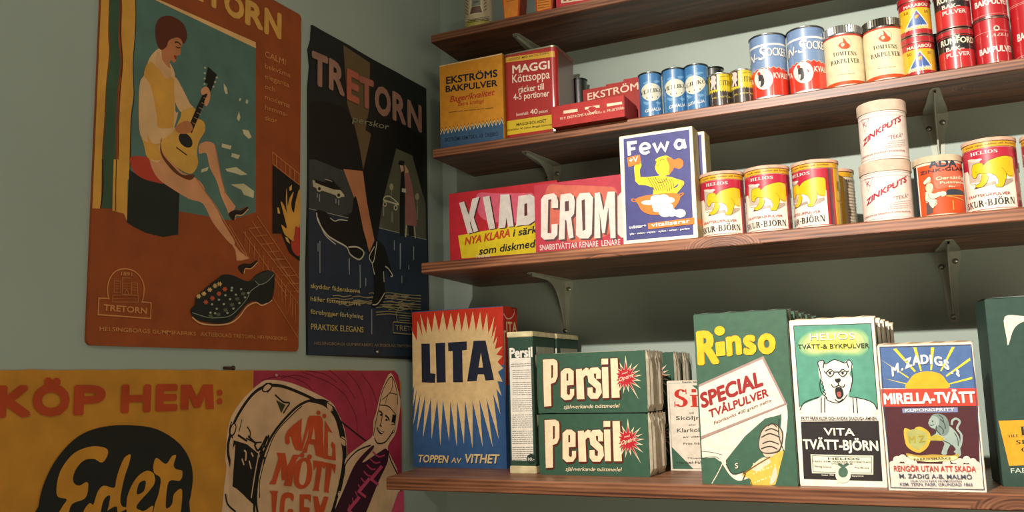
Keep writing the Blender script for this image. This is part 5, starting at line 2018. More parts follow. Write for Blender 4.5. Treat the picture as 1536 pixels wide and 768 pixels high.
# ------------------------------------------------------------------ shelves
def shelf(label, zt, th, yf, xl_front, xl_back, seed, WOOD):
    rnd = random.Random(seed); t = thing('wall_shelf', label, 'shelf', (0.09, 0, zt - th), 0)
    bm = bmesh.new(); n = 90; xr = 2.3; rows = []
    for i in range(n + 1):
        f = i / n; s = f ** 1.0
        def P(y, z, xl): return bm.verts.new((xl + (xr - xl) * s - 0.09, y, z))
        w = 0.0006 * math.sin(i * 0.35 + seed)
        yy = -yf + w
        rows.append([P(0, 0, xl_back), P(yy + 0.0015, 0, xl_front), P(yy, 0.0015, xl_front), P(yy, th - 0.002 + w * 0.4, xl_front), P(yy + 0.002, th, xl_front), P(0, th, xl_back)])
    for a, b in zip(rows, rows[1:]):
        for k in range(6):
            k2 = (k + 1) % 6; bm.faces.new((a[k], a[k2], b[k2], b[k]))
    bm.faces.new(rows[0][::-1]); bm.faces.new(rows[-1])
    bmesh.ops.recalc_face_normals(bm, faces=bm.faces[:])
    for f in bm.faces: f.smooth = False
    mesh_obj('plank', bm, WOOD, t)
    return t
SHELVES = ((2.195, 0.017, 0.182, 0.083, 0.079, 'stained pine shelf at the very top, holding the tapered orange packets', 3),
           (1.958, 0.018, 0.182, 0.084, 0.080, 'stained pine shelf with the blue, yellow and red baking tins', 11),
           (1.719, 0.019, 0.277, 0.113, 0.089, 'stained pine shelf carrying the yellow bear tins', 23),
           (1.345, 0.021, 0.350, 0.083, 0.012, 'lowest and deepest stained pine shelf, under the big washing powder boxes', 37))
for (zt, th, yf, xf, xb, lab, sd), wd in zip(SHELVES, WOODS): shelf(lab, zt, th, yf, xf, xb, sd, wd)

# ------------------------------------------------------------------ pressed steel brackets
def bracket(x, z, reach, drop, label):
    t = thing('shelf_bracket', label, 'bracket', (x, 0, z), 0, 'pressed steel shelf brackets')
    M = mat('#b4bba4', 'paint')
    def plate(pts, horiz, nm):
        bm = bmesh.new(); th = 0.0014
        lo = []; hi = []
        for (w, d) in pts:
            pass
        ring = [(-w, d) for w, d in pts] + [(w, d) for w, d in pts[::-1]]
        f3 = (lambda a, d, o: (a, -d, -o)) if horiz else (lambda a, d, o: (a, -o, -d))
        lo = [bm.verts.new(f3(a, d, 0.0)) for a, d in ring]; hi = [bm.verts.new(f3(a, d, th)) for a, d in ring]
        bm.faces.new(lo); bm.faces.new(hi[::-1])
        for i in range(len(ring)):
            j = (i + 1) % len(ring); bm.faces.new((lo[i], hi[i], hi[j], lo[j]))
        bmesh.ops.recalc_face_normals(bm, faces=bm.faces[:])
        return mesh_obj(nm, bm, M, t)
    plate([(0.0195, 0.0), (0.0185, 0.03), (0.013, 0.08), (0.0075, reach - 0.006), (0.0045, reach)], True, 'top_plate')
    plate([(0.0195, 0.0), (0.0195, 0.012), (0.012, 0.04), (0.0085, drop - 0.008), (0.005, drop)], False, 'wall_plate')
    # web along the middle, curving from the tip down to the foot
    bm = bmesh.new(); n = 12; prev = None
    for i in range(n + 1):
        q = i / n; d = (reach - 0.008) * (1 - q); g = 0.0016 + 0.02 * math.sin(math.pi * min(1, q * 1.0)) ** 0.8 * (q ** 0.6)
        g = max(0.003, min(drop - 0.006, 0.004 + (drop - 0.012) * q ** 6))
        cur = []
        for sx in (-0.0022, 0.0022):
            cur.append([bm.verts.new((sx, -d - 0.0014, -0.0010)), bm.verts.new((sx * 0.6, -d - 0.0014, -g - 0.002))])
        if prev:
            bm.faces.new((prev[0][0], cur[0][0], cur[0][1], prev[0][1])); bm.faces.new((prev[1][0], prev[1][1], cur[1][1], cur[1][0]))
            bm.faces.new((prev[0][1], cur[0][1], cur[1][1], prev[1][1]))
        prev = cur
    bmesh.ops.recalc_face_normals(bm, faces=bm.faces[:])
    mesh_obj('rib', bm, M, t)
    SM = mat('#a9ac9c', 'steel')
    for sx, sz in ((-0.0115, 0.026), (0.0105, 0.018), (0.0, drop - 0.009)):
        bm = bmesh.new(); lathe(bm, [(0, 0.0036), (0.0022, 0.0036), (0.0044, 0.0022), (0.0048, 0.0)], 16)
        for v in bm.verts: v.co = Vector((v.co.x + sx, -0.0014 - v.co.z, v.co.y - sz))
        mesh_obj('screw', bm, SM, t, True)
    return t
for x, row, z, reach, drop, lab in ((0.250, 0, 2.178, 0.143, 0.10, 'grey steel bracket under the top shelf above the red soup tin'),
                             (0.975, 0, 2.178, 0.143, 0.10, 'grey steel bracket under the top shelf above the red baking tins'),
                             (0.262, 1, 1.940, 0.140, 0.085, 'grey steel bracket above the two red cartons with white block letters'),
                             (0.978, 1, 1.940, 0.154, 0.10, 'grey steel bracket just above the orange tin'),
                             (0.279, 2, 1.700, 0.168, 0.11, 'grey steel bracket above the tall green and white carton'),
                             (0.977, 2, 1.700, 0.146, 0.12, 'grey steel bracket with three screws above the sun and lion box')):
    b = bracket(x, z, reach, drop, lab)

# ------------------------------------------------------------------ posters on the left wall
def poster(name, label, y0, z0, outline, key, edge, W, H):
    t = thing(name, label, 'poster', (0.0, y0, z0), R(90))
    bm = bmesh.new(); lo = [bm.verts.new((x, 0, z)) for x, z in outline]; hi = [bm.verts.new((x, -0.0040, z)) for x, z in outline]
    bm.faces.new(lo[::-1]); bm.faces.new(hi)
    for i in range(len(lo)):
        j = (i + 1) % len(lo); bm.faces.new((lo[i], lo[j], hi[j], hi[i]))
    bmesh.ops.recalc_face_normals(bm, faces=bm.faces[:])
    mesh_obj('board', bm, mat(edge, 'poster'), t)
    print_parts(key, t, W, H, lambda u, v, o: (u, -0.0040 - o, v), 'poster')
    return t
def rrect(W, H, r=0.008, n=4):
    out = []
    for cx, cz, a in ((W - r, H - r, 0), (r, H - r, 90), (r, r, 180), (W - r, r, 270)):
        for k in range(n + 1): t = R(a + 90 * k / n); out.append((cx + r * math.cos(t), cz + r * math.sin(t)))
    return out
poster('guitar_poster', 'orange brown poster of a seated person playing a guitar above a black clog', -0.890, 1.558, rrect(0.403, 0.579), 'poster_guitar', '#984a1e', 0.403, 0.579)
rn = random.Random(4)
jag = [(0.0, 0.0)] + [(0.06 * i, 0.0 - 0.004 * i / 6) for i in range(1, 7)] + [(0.392, -0.006), (0.392, 0.576)] + [(0.392 - 0.04 * i, 0.577 + rn.uniform(-0.0015, 0.001)) for i in range(1, 10)] + [(0.006, 0.578), (0.004, 0.55), (-0.003, 0.53), (0.0015, 0.5), (-0.003, 0.46), (-0.001, 0.3), (-0.004, 0.15)]
poster('shoe_poster', 'torn dark poster with stockinged legs and black shoes above a rainy street', -0.463, 1.553, jag, 'poster_shoes', '#18201f', 0.393, 0.579)
edge3 = [(0, 0), (1.176, 0), (1.172, 0.18), (1.170, 0.35), (1.174, 0.40), (1.168, 0.425), (1.171, 0.455), (1.162, 0.466), (1.150, 0.470), (1.149, 0.478)] + [(1.149 - 0.02 * i, 0.478 + rn.uniform(-0.001, 0.0006)) for i in range(1, 57)] + [(0, 0.478)]
poster('drum_poster', 'wide yellow and pink poster with a black oval and a bass drum', -1.35, 1.05, edge3, 'poster_drum', '#c98a2c', 1.176, 0.478)
def nail(y, z, label, col='#8a8578'):
    bm = bmesh.new(); lathe(bm, [(0, 0.002), (0.0022, 0.0018), (0.003, 0.0006), (0.003, 0.0), (0.001, 0.0), (0.001, -0.006)], 14)
    for v in bm.verts: v.co = Vector((v.co.z, v.co.x, v.co.y))
    bmesh.ops.recalc_face_normals(bm, faces=bm.faces[:])
    o = mesh_obj('wall_pin', bm, mat(col, 'steel'), None, True); o.location = (0.0065, y, z)
    tag(o, label, 'pin'); return o
nail(-0.264, 1.562, 'small pin at the bottom edge of the dark shoe poster', '#d8d8c8')
nail(-0.544, 1.520, 'small pale pin at the top edge of the drum poster', '#d8a8a0')
bm = bmesh.new(); lathe(bm, [(0, 0.0), (0.0022, 0.001), (0.0022, 0.018), (0.0034, 0.019), (0.0034, 0.021), (0, 0.022)], 12)
for v in bm.verts: v.co = Vector((v.co.x + 0.002, v.co.z, v.co.y))
bmesh.ops.recalc_face_normals(bm, faces=bm.faces[:])
o = mesh_obj('wall_hook', bm, mat('#5a4a3c', 'steel'), None, True); o.location = (0.0012, -0.655, 1.531)
tag(o, 'small rusty hook on the wall just above the drum poster', 'hook')

# ------------------------------------------------------------------ boxes on the lowest shelf
Z4 = 1.345
t = box_thing('washing_powder_box', 'tall red and blue box with a cream starburst and heavy dark capitals', 'box', (0.0315, -0.1815, Z4), 0.198, 0.060, 0.295, 0, 'lita', '#1f5a94', top='#b8402c', side_key='lita_side')
t = box_thing('tall_soap_carton', 'narrow green carton with a white text panel and cream ends, in front', 'carton', (0.271, -0.252, Z4), 0.047, 0.108, 0.2405, 2, 'soap_tall', '#1c4a34')
def cream_ends(t, W, D, H):
    for z0, z1, nm in ((0, 0.013, 'bottom_flap'), (H - 0.0085, H + 0.001, 'top_flap')):
        bm = bmesh.new(); bm_box(bm, -W / 2 - 0.0008, W / 2 + 0.0008, -D / 2 - 0.0012, D / 2 + 0.0006, z0, z1, 0, 0.001)
        mesh_obj(nm, bm, mat('#dccfa4', 'card'), t)
cream_ends(t, 0.047, 0.108, 0.2405)
bm = bmesh.new(); bm_box(bm, 0.0240, 0.0243, -0.038, 0.046, 0.15, 0.215); mesh_obj('side_label', bm, mat('#a9a894'), t)
t2 = dup(t, (0.2925, -0.083, Z4), R(0), 'narrow green carton with cream ends, standing right behind the one with the white text panel')

def pack_body(t, W, D, H, end='#e2d6bc'):
    """paper wrapped pack: printed wrapper with folded paper ends"""
    bm = bmesh.new(); bm_box(bm, -W / 2, W / 2 - 0.001, -D / 2, D / 2, 0, H, 0, 0.003)
    mesh_obj('wrapper', bm, mat('#1f5c3e'), t)
    for s, nm in ((1, 'folded_end'), (-1, 'folded_end')):
        bm = bmesh.new(); x = s * (W / 2)
        rows = []
        n = 7
        for i in range(n + 1):
            q = i / n; y = -D / 2 + D * q; bul = 0.0035 * math.sin(math.pi * q) + (0.0015 if i % 2 else 0)
            rows.append([bm.verts.new((x - s * 0.002, y, 0.0005)), bm.verts.new((x + s * bul, y, 0.012)), bm.verts.new((x + s * bul * 1.1, y, H * 0.5)), bm.verts.new((x + s * bul, y, H - 0.014)), bm.verts.new((x - s * 0.001, y, H + (0.0015 if i % 3 else -0.002)))])
        for a, b in zip(rows, rows[1:]):
            for k in range(4): bm.faces.new((a[k], b[k], b[k + 1], a[k + 1]))
        # the two turned-in triangles near the top fold
        for y0, y1 in ((-D / 2 + 0.002, -D * 0.06), (D * 0.06, D / 2 - 0.002)):
            bm.faces.new([bm.verts.new(p) for p in ((x + s * 0.004, y0, H - 0.001), (x + s * 0.0065, (y0 + y1) / 2, H - 0.022), (x + s * 0.004, y1, H - 0.001))])
        bmesh.ops.recalc_face_normals(bm, faces=bm.faces[:])
        mesh_obj(nm, bm, mat(end, 'card'), t, False)
    bm = bmesh.new(); bm_box(bm, -W / 2 + 0.02, W / 2 - 0.022, D / 2 - 0.016, D / 2 - 0.002, H - 0.0008, H + 0.0012)
    mesh_obj('paper_flap', bm, mat('#cdbfa0', 'card'), t)
PW, PD, PH = 0.1925, 0.0425, 0.0995
t = thing('wrapped_soap_pack', 'lower green paper-wrapped pack in front with cream block letters and a red star', 'pack', (0.328 + PW / 2, -0.257 + PD / 2, Z4), R(-0.5))
pack_body(t, PW, PD, PH)
print_parts('soap_pack', t, PW - 0.001, PH - 0.001, front(PW, PD), 'paper', u0=0.0005)
dup(t, (0.3275 + PW / 2, -0.255 + PD / 2, Z4 + 0.1015), R(0.3), 'upper green paper-wrapped pack in front, its cream letters yellowed, on top of another pack')
for i, (y, dx, dz) in enumerate(((-0.2115, 0.0, 0.0), (-0.0950, 0.002, 0.0045), (-0.0505, 0.006, 0.0045))):
    where = ('directly behind the front pair', 'behind the small white box', 'at the back against the wall')[i]
    dup(t, (0.328 + PW / 2 + dx, y + PD / 2, Z4), 0, 'lower green wrapped pack standing ' + where)
    dup(t, (0.328 + PW / 2 + dx, y + PD / 2, Z4 + 0.1015 + dz * 0), 0, 'upper green wrapped pack with folded cream end, ' + where)

t = box_thing('rinse_aid_box', 'small white box with red serif letters and green corners, half hidden', 'box', (0.5225, -0.148, Z4), 0.078, 0.042, 0.1505, -3, 'rinse_box', '#d8c4ac')

RD = 0.040
lab = ('tall green box with yellow lettering and a tilted white shield, in front', 'second tall green box, directly behind the one with the yellow lettering', 'third tall green box in the row', 'fourth tall green box in the row',
       'fifth tall green box in the row, last but one', 'last tall green box in the row, nearest the wall')
t = box_thing('soap_powder_box', lab[0], 'box', (0.619, -0.325, Z4), 0.137, RD, 0.2495, -1, 'soap_powder', '#234a36', top='#3a4a38')
def ragged_top(t, W, D, H, col):
    bm = bmesh.new(); n = 8; rows = []
    for i in range(n + 1):
        q = i / n; rows.append((bm.verts.new((-W / 2 + W * q, D / 2 - 0.003, H - 0.001)), bm.verts.new((-W / 2 + W * q, D / 2 - 0.004 - 0.004 * (i % 2), H + 0.0025 + 0.001 * (i % 2)))))
    for a, b in zip(rows, rows[1:]): bm.faces.new((a[0], b[0], b[1], a[1]))
    for s in (-1, 1):
        bm.faces.new([bm.verts.new(p) for p in ((s * W / 2, -D / 2 + 0.004, H - 0.003), (s * W / 2 + s * 0.003, 0, H + 0.003), (s * W / 2, D / 2 - 0.004, H - 0.003), (s * (W / 2 + 0.002), 0, H - 0.022))])
    mesh_obj('top_flap', bm, mat(col, 'card'), t)
ragged_top(t, 0.137, RD, 0.2495, '#7a8a70')
for i in range(1, 6):
    dup(t, (0.619 + 0.0685 + 0.0035 * i + 0.001 * (i % 2), -0.325 + RD / 2 + 0.0475 * i, Z4), R((-1, 1.5, -2, 1, 0)[i - 1]), lab[i], 'row of tall green soap powder boxes', skip=('shield',))
HD = 0.040
lab = ('white framed box with a white bear in spectacles on a green and yellow ground', 'second white framed box, directly behind the bear in spectacles', 'third cream sided box in the bear row', 'fourth cream sided box in the bear row', 'last cream sided box in the bear row, by the wall')
t = box_thing('bear_powder_box', lab[0], 'box', (0.757, -0.318, Z4), 0.1145, HD, 0.2335, 1, 'bear_powder', '#dccab0', top='#e0d0b8')
ragged_top(t, 0.1145, HD, 0.2335, '#e0d0b8')
for i in range(1, 5):
    dup(t, (0.757 + 0.0573 + 0.0036 * i, -0.318 + HD / 2 + 0.052 * i, Z4), R((2, 0, 2.5, 1)[i - 1]), lab[i], 'row of bear powder boxes')
t = box_thing('lion_powder_box', 'box with a yellow rising sun, a red band and a lion with a shield', 'box', (0.8738, -0.343, Z4), 0.1165, 0.046, 0.1925, 2, 'lion_powder', '#d0bca4', top='#c8b49c')
ragged_top(t, 0.1165, 0.046, 0.1925, '#c8b49c')
t = box_thing('bath_soap_box', 'large dark green box with a white corner and yellow panel at the right edge', 'box', (1.012, -0.272, Z4), 0.14, 0.088, 0.252, 6, 'green_box', '#1d4a3a', top='#8a9a84')
bm = bmesh.new(); bm.faces.new([bm.verts.new(p) for p in ((-0.07, -0.044, 0.2525), (0.069, -0.044, 0.2525), (0.069, -0.03, 0.258), (-0.069, 0.044, 0.2545))])
mesh_obj('lid_flap', bm, mat('#7a9484', 'card'), t)

# ------------------------------------------------------------------ middle shelf
Z3 = 1.719
t = box_thing('dish_powder_carton', 'wide red carton with leaning white capitals and a yellow slanted strip', 'carton', (0.128, -0.200, Z3), 0.225, 0.050, 0.141, 0, 'dish_box', '#a81c28')
t = box_thing('rinse_carton', 'rose red carton with tall shaded white capitals, partly behind the blue box', 'carton', (0.320, -0.230, Z3), 0.184, 0.027, 0.1292, 0, 'rinse_red_box', '#b83444')
t = box_thing('fine_wash_box', 'blue box with a white border, orange haired figure and wash bowl, in front', 'box', (0.498, -0.2755, Z3), 0.1238, 0.036, 0.1822, 0, 'seated_box', '#c8bc90', side_key='seated_box_side', side_col='#a89c70')
dup(t, (0.508 + 0.0619, -0.2365 + 0.019, Z3), 0, 'second blue box with a white border, pushed behind the first')

def can_body(t, r, H, rim='#b9b4a2', body='#cfc3ae', finish='tin', lid=None):
    """seamed tin: body, bottom seam and lid are separate parts"""
    bm = bmesh.new(); lathe(bm, [(0, 0.0008), (r * 0.93, 0.0008), (r, 0.0008), (r, H - 0.0008), (r * 0.9, H - 0.0008), (0, H - 0.0008)])
    mesh_obj('tin_body', bm, mat(body, finish), t, True)
    if lid == 'seam':
        prof = [(r * 0.9, H - 0.0025), (r + 0.0007, H - 0.002), (r + 0.0012, H - 0.001), (r + 0.0012, H + 0.0004), (r + 0.0004, H + 0.001), (r - 0.0008, H + 0.0006), (r - 0.001, H - 0.0015), (0, H - 0.0015)]
        bm = bmesh.new(); lathe(bm, prof); mesh_obj('lid', bm, mat(rim, 'steel'), t, True)
        prof = [(0, 0.0), (r * 0.9, 0.0), (r + 0.0006, 0.0), (r + 0.0008, 0.0014), (r * 0.98, 0.002)]
        bm = bmesh.new(); lathe(bm, prof); mesh_obj('bottom_seam', bm, mat(rim, 'steel'), t, True)
    elif lid == 'card':
        hh = 0.0165
        prof = [(r + 0.0001, H - hh), (r + 0.0014, H - hh), (r + 0.0014, H - 0.001), (r + 0.0004, H + 0.0002), (0, H + 0.0002)]
        bm = bmesh.new(); lathe(bm, prof); mesh_obj('lid', bm, mat(rim, 'card'), t, True)
    return t
def can_print(key, t, r, H, finish='tin', base=0.0008, rot=0.0, span=math.pi):
    g = 2 * math.pi * r / 48
    def place(u, v, o):
        th = u / r + rot
        # keep to the facets of the 48-sided wall
        k = math.floor(th / (2 * math.pi / 48) + 1e-6); a0 = k * 2 * math.pi / 48; a1 = a0 + 2 * math.pi / 48
        f = (th - a0) / (a1 - a0); rr = r + o
        return (rr * ((1 - f) * math.sin(a0) + f * math.sin(a1)), -rr * ((1 - f) * math.cos(a0) + f * math.cos(a1)), v)
    print_parts(key, t, 2 * span * r, H, place, finish, grid=g, u0=-span * r)

def can_thing(name, label, cat, x, y, z, r, H, key, rot=0, group=None, **kw):
    t = thing(name, label, cat, (x, y, z), rot, group)
    fin = kw.pop('finish', 'tin'); h2 = kw.pop('clip', H)
    can_body(t, r, H, finish=fin, **kw); can_print(key, t, r, h2, fin)
    return t

SR = 0.0344; SH = 0.1035
first = can_thing('scouring_tin', 'cream tin with a red top and yellow bear, at the right beside the orange tin', 'tin', 1.038, -0.2355, Z3, SR, SH, 'scouring_can', 0, body='#e8d0bc', rim='#d8b8a4', lid='seam')
# paper covered top edge
bm = bmesh.new(); lathe(bm, [(SR + 0.0003, SH - 0.0045), (SR + 0.0009, SH - 0.004), (SR + 0.0009, SH + 0.0006), (SR - 0.001, SH + 0.0012), (SR - 0.002, SH - 0.002), (0, SH - 0.002)])
mesh_obj('paper_rim', bm, mat('#dcae94', 'card'), first, True)
for ch in list(first.children):
    if ch.name.startswith(('lid', 'bottom_seam')): bpy.data.objects.remove(ch)
G = 'cream and red bear tins'
AZ = lambda x, y: math.atan2(0.948 - x, -(-1.65 - y)) - math.atan2(0.948 - 1.038, 1.65 - 0.2355)
dup(first, (0.6555, -0.2355, Z3), AZ(0.6555, -0.2355) - 0.05, 'yellow bear tin immediately right of the blue box, leftmost of three', G)
dup(first, (0.7265, -0.2355, Z3), AZ(0.7265, -0.2355) - 0.05, 'yellow bear tin in the middle of the three close together', G)
dup(first, (0.7990, -0.2340, Z3), AZ(0.7990, -0.2340) - 0.52, 'third yellow bear tin, turned so its yellow side stripe shows', G)
dup(first, (0.8150, -0.1540, Z3), AZ(0.8150, -0.1540) - 1.75, 'bear tin turned to its small print, behind the three in a row', G)
dup(first, (1.1125, -0.2355, Z3), -0.3, 'bear tin cut off by the right edge of the picture', G)

ZR = 0.035
t = can_thing('polish_tin', 'lower of two stacked cream tins with slanting red lettering', 'tin', 0.899, -0.235, Z3, ZR, 0.0905, 'polish_can', 0, body='#ecdccf', rim='#d8bfa8', lid='card', finish='paper', clip=0.074)
z2 = dup(t, (0.901, -0.237, Z3 + 0.0907), R(-3), 'upper of two stacked cream tins with slanting red lettering'); z2.scale = (0.955, 0.955, 1.0)
t = can_thing('stove_polish_tin', 'orange tin showing a cook in a white hat at a table', 'tin', 0.970, -0.233, Z3, 0.032, 0.0885, 'stove_can', 0, body='#d8c8b0', rim='#cbbba0', lid='card', finish='paper', clip=0.0885)
for ch in list(t.children):
    if ch.name.startswith('lid'): bpy.data.objects.remove(ch)
bm = bmesh.new(); lathe(bm, [(0.0321, 0.080), (0.0334, 0.080), (0.0334, 0.0882), (0.0325, 0.0892), (0, 0.0892)]); mesh_obj('lid', bm, mat('#cdbb9c', 'card'), t, True)

# ------------------------------------------------------------------ second shelf
Z2 = 1.958
t = box_thing('baking_powder_carton', 'yellow and blue carton with a zigzag white line, nearest the corner', 'carton', (0.0825, -0.150, Z2), 0.1425, 0.10, 0.183, 0, 'baking_carton', '#c8862a', top='#d8c8a0')

t = thing('soup_tin', 'large square red and yellow tin with white lettering and rounded corners', 'tin', (0.2825, -0.100, Z2), 0)
def rtin(W, D, H, rc, z0, z1, grow=0.0, cap_=True):
    bm = bmesh.new(); ring = []
    for cx, cy, a in ((W / 2 - rc, -D / 2 + rc, -90), (W / 2 - rc, D / 2 - rc, 0), (-W / 2 + rc, D / 2 - rc, 90), (-W / 2 + rc, -D / 2 + rc, 180)):
        for k in range(7): q = R(a + 90 * k / 6); ring.append((cx + (rc + grow) * math.cos(q), cy + (rc + grow) * math.sin(q)))
    lo = [bm.verts.new((x, y, z0)) for x, y in ring]; hi = [bm.verts.new((x, y, z1)) for x, y in ring]
    for i in range(len(ring)):
        j = (i + 1) % len(ring); bm.faces.new((lo[i], lo[j], hi[j], hi[i]))
    if cap_: bm.faces.new(hi); bm.faces.new(lo[::-1])
    return bm
MW, MD, MH = 0.111, 0.100, 0.178
mesh_obj('tin_body', rtin(MW, MD, MH, 0.010, 0.0005, MH - 0.001), mat('#a8201c', 'tin'), t, True)
mesh_obj('lid_rim', rtin(MW, MD, MH, 0.010, MH - 0.003, MH, 0.0012), mat('#c8b8a0', 'steel'), t, True)
mesh_obj('bottom_rim', rtin(MW, MD, MH, 0.010, 0.0, 0.0022, 0.0010), mat('#c8a898', 'steel'), t, True)
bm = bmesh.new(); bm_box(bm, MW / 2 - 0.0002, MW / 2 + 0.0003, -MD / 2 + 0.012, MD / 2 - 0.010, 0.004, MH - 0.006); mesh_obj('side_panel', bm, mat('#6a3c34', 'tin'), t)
def mf(u, v, o):
    W = MW; D = MD; rc = 0.010; x = u - W / 2
    return (x, -D / 2 - o + max(0, rc - math.sqrt(max(0, rc * rc - max(0, abs(x) - (W / 2 - rc)) ** 2))), v)
print_parts('soup_tin', t, MW - 0.006, MH - 0.003, mf, 'tin', u0=0.003, grid=0.0025, radial=False)

t = box_thing('food_colour_box', 'low flat red box with three cream bars, overhanging the shelf edge', 'box', (0.346, -0.200, Z2), 0.140, 0.075, 0.040, 0, 'colour_box', '#8a2a20', side_col='#a82820')
for f in t.children:
    pass
t = thing('display_lid', 'upright red card with arched cream lettering behind the low red box', 'card', (0.440, -0.112, Z2), 0)
bm = bmesh.new(); ol = [(-0.062, 0), (0.066, 0), (0.066, 0.098), (0.020, 0.098), (0.019, 0.094), (-0.015, 0.094), (-0.016, 0.091), (-0.062, 0.091)]
lo = [bm.verts.new((x, 0.004, z)) for x, z in ol]; hi = [bm.verts.new((x, -0.004, z)) for x, z in ol]
bm.faces.new(lo); bm.faces.new(hi[::-1])
for i in range(8): bm.faces.new((lo[i], hi[i], hi[(i + 1) % 8], lo[(i + 1) % 8]))
bmesh.ops.recalc_face_normals(bm, faces=bm.faces[:]); mesh_obj('card_panel', bm, mat('#a02820'), t)
print_parts('upright_lid', t, 0.126, 0.097, lambda u, v, o: (u - 0.01, -0.004 - o, v), 'paper', u0=-0.051)

VR = 0.0205; G = 'blue flavouring tins'
for i, (x, y, rot, lab) in enumerate(((0.520, -0.149, 0.02, 'blue tin with a cream oval, left of three beside the red boxes'), (0.564, -0.1495, 0, 'middle blue tin with a cream oval'), (0.604, -0.149, -0.38, 'blue tin with a cream oval turned aside, beside the yellow and black tins'))):
    if i == 0: t0 = can_thing('flavouring_tin', lab, 'tin', x, y, Z2, VR, 0.084, 'liquor_can', rot, G, body='#1f74b0', rim='#5a5f5c', lid='seam')
    else: dup(t0, (x, y, Z2), rot, lab, G)
G = 'yellow and black lemon tins'
t0 = can_thing('lemon_sugar_tin', 'right one of the two small yellow and black tins with a lion figure', 'tin', 0.682, -0.146, Z2, 0.019, 0.062, 'lemon_can', 0, G, body='#ccb41c', rim='#cfcabc', lid='seam')
dup(t0, (0.6435, -0.146, Z2), 0.12, 'left one of the two small yellow and black tins, beside the blue tins', G)
G = 'red and blue sugar tins'
t0 = can_thing('sugar_tin', 'right one of the two blue and red tins with a white round picture', 'tin', 0.790, -0.1395, Z2, 0.0302, 0.115, 'sugar_can', 0, G, body='#6a8cb8', rim='#7a7c78', lid='seam')
dup(t0, (0.7275, -0.1395, Z2), -0.08, 'left one of the two blue and red tins, beside the small yellow tins', G)
GR_ = 0.0305; G = 'cream gnome jars'
t0 = can_thing('cream_baking_jar', 'cream jar with an orange figure and dark ribbed lid, beside the triangle tins', 'jar', 0.910, -0.1395, Z2, GR_, 0.090, 'gnome_can', 0, G, body='#ddd0a8', rim='#5a564c', finish='paper')
def screw_lid(t, r, z0, z1, col):
    bm = bmesh.new(); n = 96; rr = r + 0.0002
    lo = []; hi = []; tp = []
    for k in range(n):
        a = 2 * math.pi * k / n; q = rr + (0.0011 if k % 2 else 0.0)
        lo.append(bm.verts.new((q * math.sin(a), -q * math.cos(a), z0 + 0.003))); hi.append(bm.verts.new((q * math.sin(a), -q * math.cos(a), z1 - 0.001)))
        tp.append(bm.verts.new(((rr - 0.001) * math.sin(a), -(rr - 0.001) * math.cos(a), z1)))
    for k in range(n):
        j = (k + 1) % n; bm.faces.new((lo[k], lo[j], hi[j], hi[k])); bm.faces.new((hi[k], hi[j], tp[j], tp[k]))
    bm.faces.new(tp)
    lathe(bm, [(r - 0.001, z0), (rr + 0.0012, z0), (rr + 0.0014, z0 + 0.0016), (rr + 0.0006, z0 + 0.0032)])
    mesh_obj('screw_lid', bm, mat(col, 'steel'), t)
screw_lid(t0, GR_ - 0.0005, 0.090, 0.106, '#6a655a')
t1 = dup(t0, (0.8485, -0.1395, Z2), 0.02, 'cream jar with a shiny silver ribbed lid, beside the blue and red tins', G, skip=('screw_lid',))
screw_lid(t1, GR_ - 0.0005, 0.090, 0.106, '#b8b8b4')
G = 'red and yellow triangle tins'
t0 = can_thing('triangle_tin', 'lower red and yellow tin with a blue triangle', 'tin', 0.9595, -0.146, Z2, 0.0236, 0.066, 'triangle_can', 0, G, body='#a81c24', rim='#a89080', lid='seam')
def slip_lid(t, r, z0, z1, col, rim):
    bm = bmesh.new(); lathe(bm, [(r, z0), (r + 0.0008, z0), (r + 0.0008, z1 - 0.001), (r - 0.0004, z1), (r - 0.0012, z1 - 0.0006), (0, z1 - 0.0006)]); mesh_obj('slip_lid', bm, mat(col, 'tin'), t, True)
    bm = bmesh.new(); lathe(bm, [(r + 0.0005, z0 - 0.0008), (r + 0.0013, z0 - 0.0004), (r + 0.0013, z0 + 0.0006), (r + 0.0005, z0 + 0.001)]); mesh_obj('lid_edge', bm, mat(rim, 'steel'), t, True)
slip_lid(t0, 0.0236, 0.0555, 0.0665, '#a81c24', '#b09080')
dup(t0, (0.9595, -0.146, Z2 + 0.0680), 0.03, 'upper red and yellow tin with a blue triangle, stacked on another', G)
G = 'red and black tins with a portrait'
t0 = can_thing('portrait_tin', 'lower red and black tin with an oval portrait', 'tin', 1.0135, -0.1445, Z2, 0.0255, 0.066, 'portrait_can', 0, G, body='#b41c20', rim='#a08c80', lid='seam')
slip_lid(t0, 0.0255, 0.0570, 0.0675, '#a81c24', '#8a7064')
dup(t0, (1.0135, -0.1445, Z2 + 0.0690), 0, 'upper red and black tin with white capitals, stacked on another', G)
G = 'plain red tins with thin white lines'
t0 = can_thing('lined_red_tin', 'lower red tin with thin white lines and a small round emblem', 'tin', 1.064, -0.1455, Z2, 0.0242, 0.0745, 'lined_can', 0, G, body='#a8141c', rim='#a08078', lid='seam')
dup(t0, (1.064, -0.1455, Z2 + 0.0760), 0, 'upper red tin with thin white lines, stacked on another', G)
can_thing('large_red_tin', 'big red tin cut off by the right edge, beside the stacked red tins', 'tin', 1.1205, -0.140, Z2, 0.0302, 0.119, 'large_red_can', 0, body='#a8141c', rim='#a08078', lid='seam')
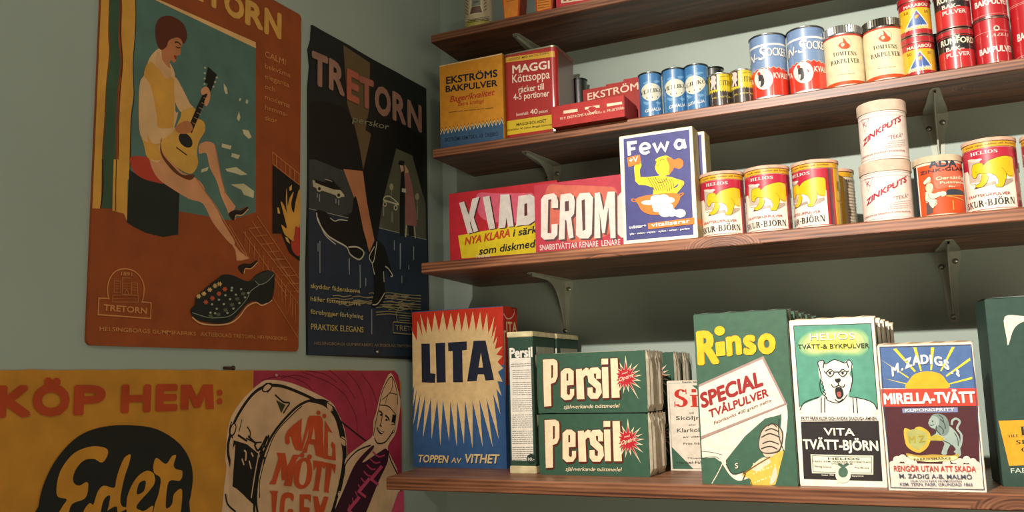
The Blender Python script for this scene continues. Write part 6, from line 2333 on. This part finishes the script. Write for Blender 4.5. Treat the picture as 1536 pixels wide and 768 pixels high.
# dark tins in the second row
def plain_tin(label, x, y, z, r, H, col='#1c2422'):
    t = thing('dark_tin', label, 'tin', (x, y, z)); can_body(t, r, H, rim='#2c3430', body=col, lid='seam'); return t
plain_tin('black tin standing behind the square red tin', 0.336, -0.026, Z2, 0.0170, 0.144)
plain_tin('black tin behind the two small yellow and black tins', 0.620, -0.085, Z2, 0.0190, 0.097)
plain_tin('black tin in the gap between the triangle tins and the portrait tins', 0.984, -0.085, Z2, 0.0190, 0.086)

# ------------------------------------------------------------------ top shelf
Z1 = 2.195
can_thing('ornate_tin', 'patterned cream and brown tin with a yellow band on the top shelf by the corner', 'tin', 0.170, -0.141, Z1, 0.029, 0.120, 'ornate_tin', 0, body='#a89878', rim='#8a8270', lid='seam')
def tapered(label, x, y, key, wb, wt, H, D):
    t = thing('tapered_packet', label, 'packet', (x + wb / 2, y + D / 2, Z1), 0, None)
    bm = bmesh.new(); vs = [bm.verts.new(p) for p in ((-wb / 2, -D / 2, 0), (wb / 2, -D / 2, 0), (wb / 2, D / 2, 0), (-wb / 2, D / 2, 0), (-wt / 2, -D / 2, H), (wt / 2, -D / 2, H), (wt / 2, D / 2, H), (-wt / 2, D / 2, H))]
    for q in ((0, 3, 2, 1), (4, 5, 6, 7), (0, 1, 5, 4), (1, 2, 6, 5), (2, 3, 7, 6), (3, 0, 4, 7)): bm.faces.new([vs[i] for i in q])
    mesh_obj('packet_body', bm, mat('#8a3418'), t)
    print_parts(key, t, wt * 1.2, H, lambda u, v, o: (max(-wb / 2 - (wt - wb) / 2 * v / H, min(wb / 2 + (wt - wb) / 2 * v / H, u - wb / 2)), -D / 2 - o, v), 'paper', u0=-0.02)
tapered('tapered orange packet beside the patterned tin on the top shelf', 0.2425, -0.17, 'tapered_box', 0.030, 0.052, 0.10, 0.03)
tapered('tapered orange packet with printed lines, beside the red carton on the top shelf', 0.3105, -0.17, 'tapered_box_b', 0.032, 0.054, 0.10, 0.03)
box_thing('top_red_carton', 'long red carton with a cream picture at the top edge of the photo', 'carton', (0.3505, -0.17, Z1), 0.20, 0.06, 0.075, 0, 'red_carton', '#a82c34')
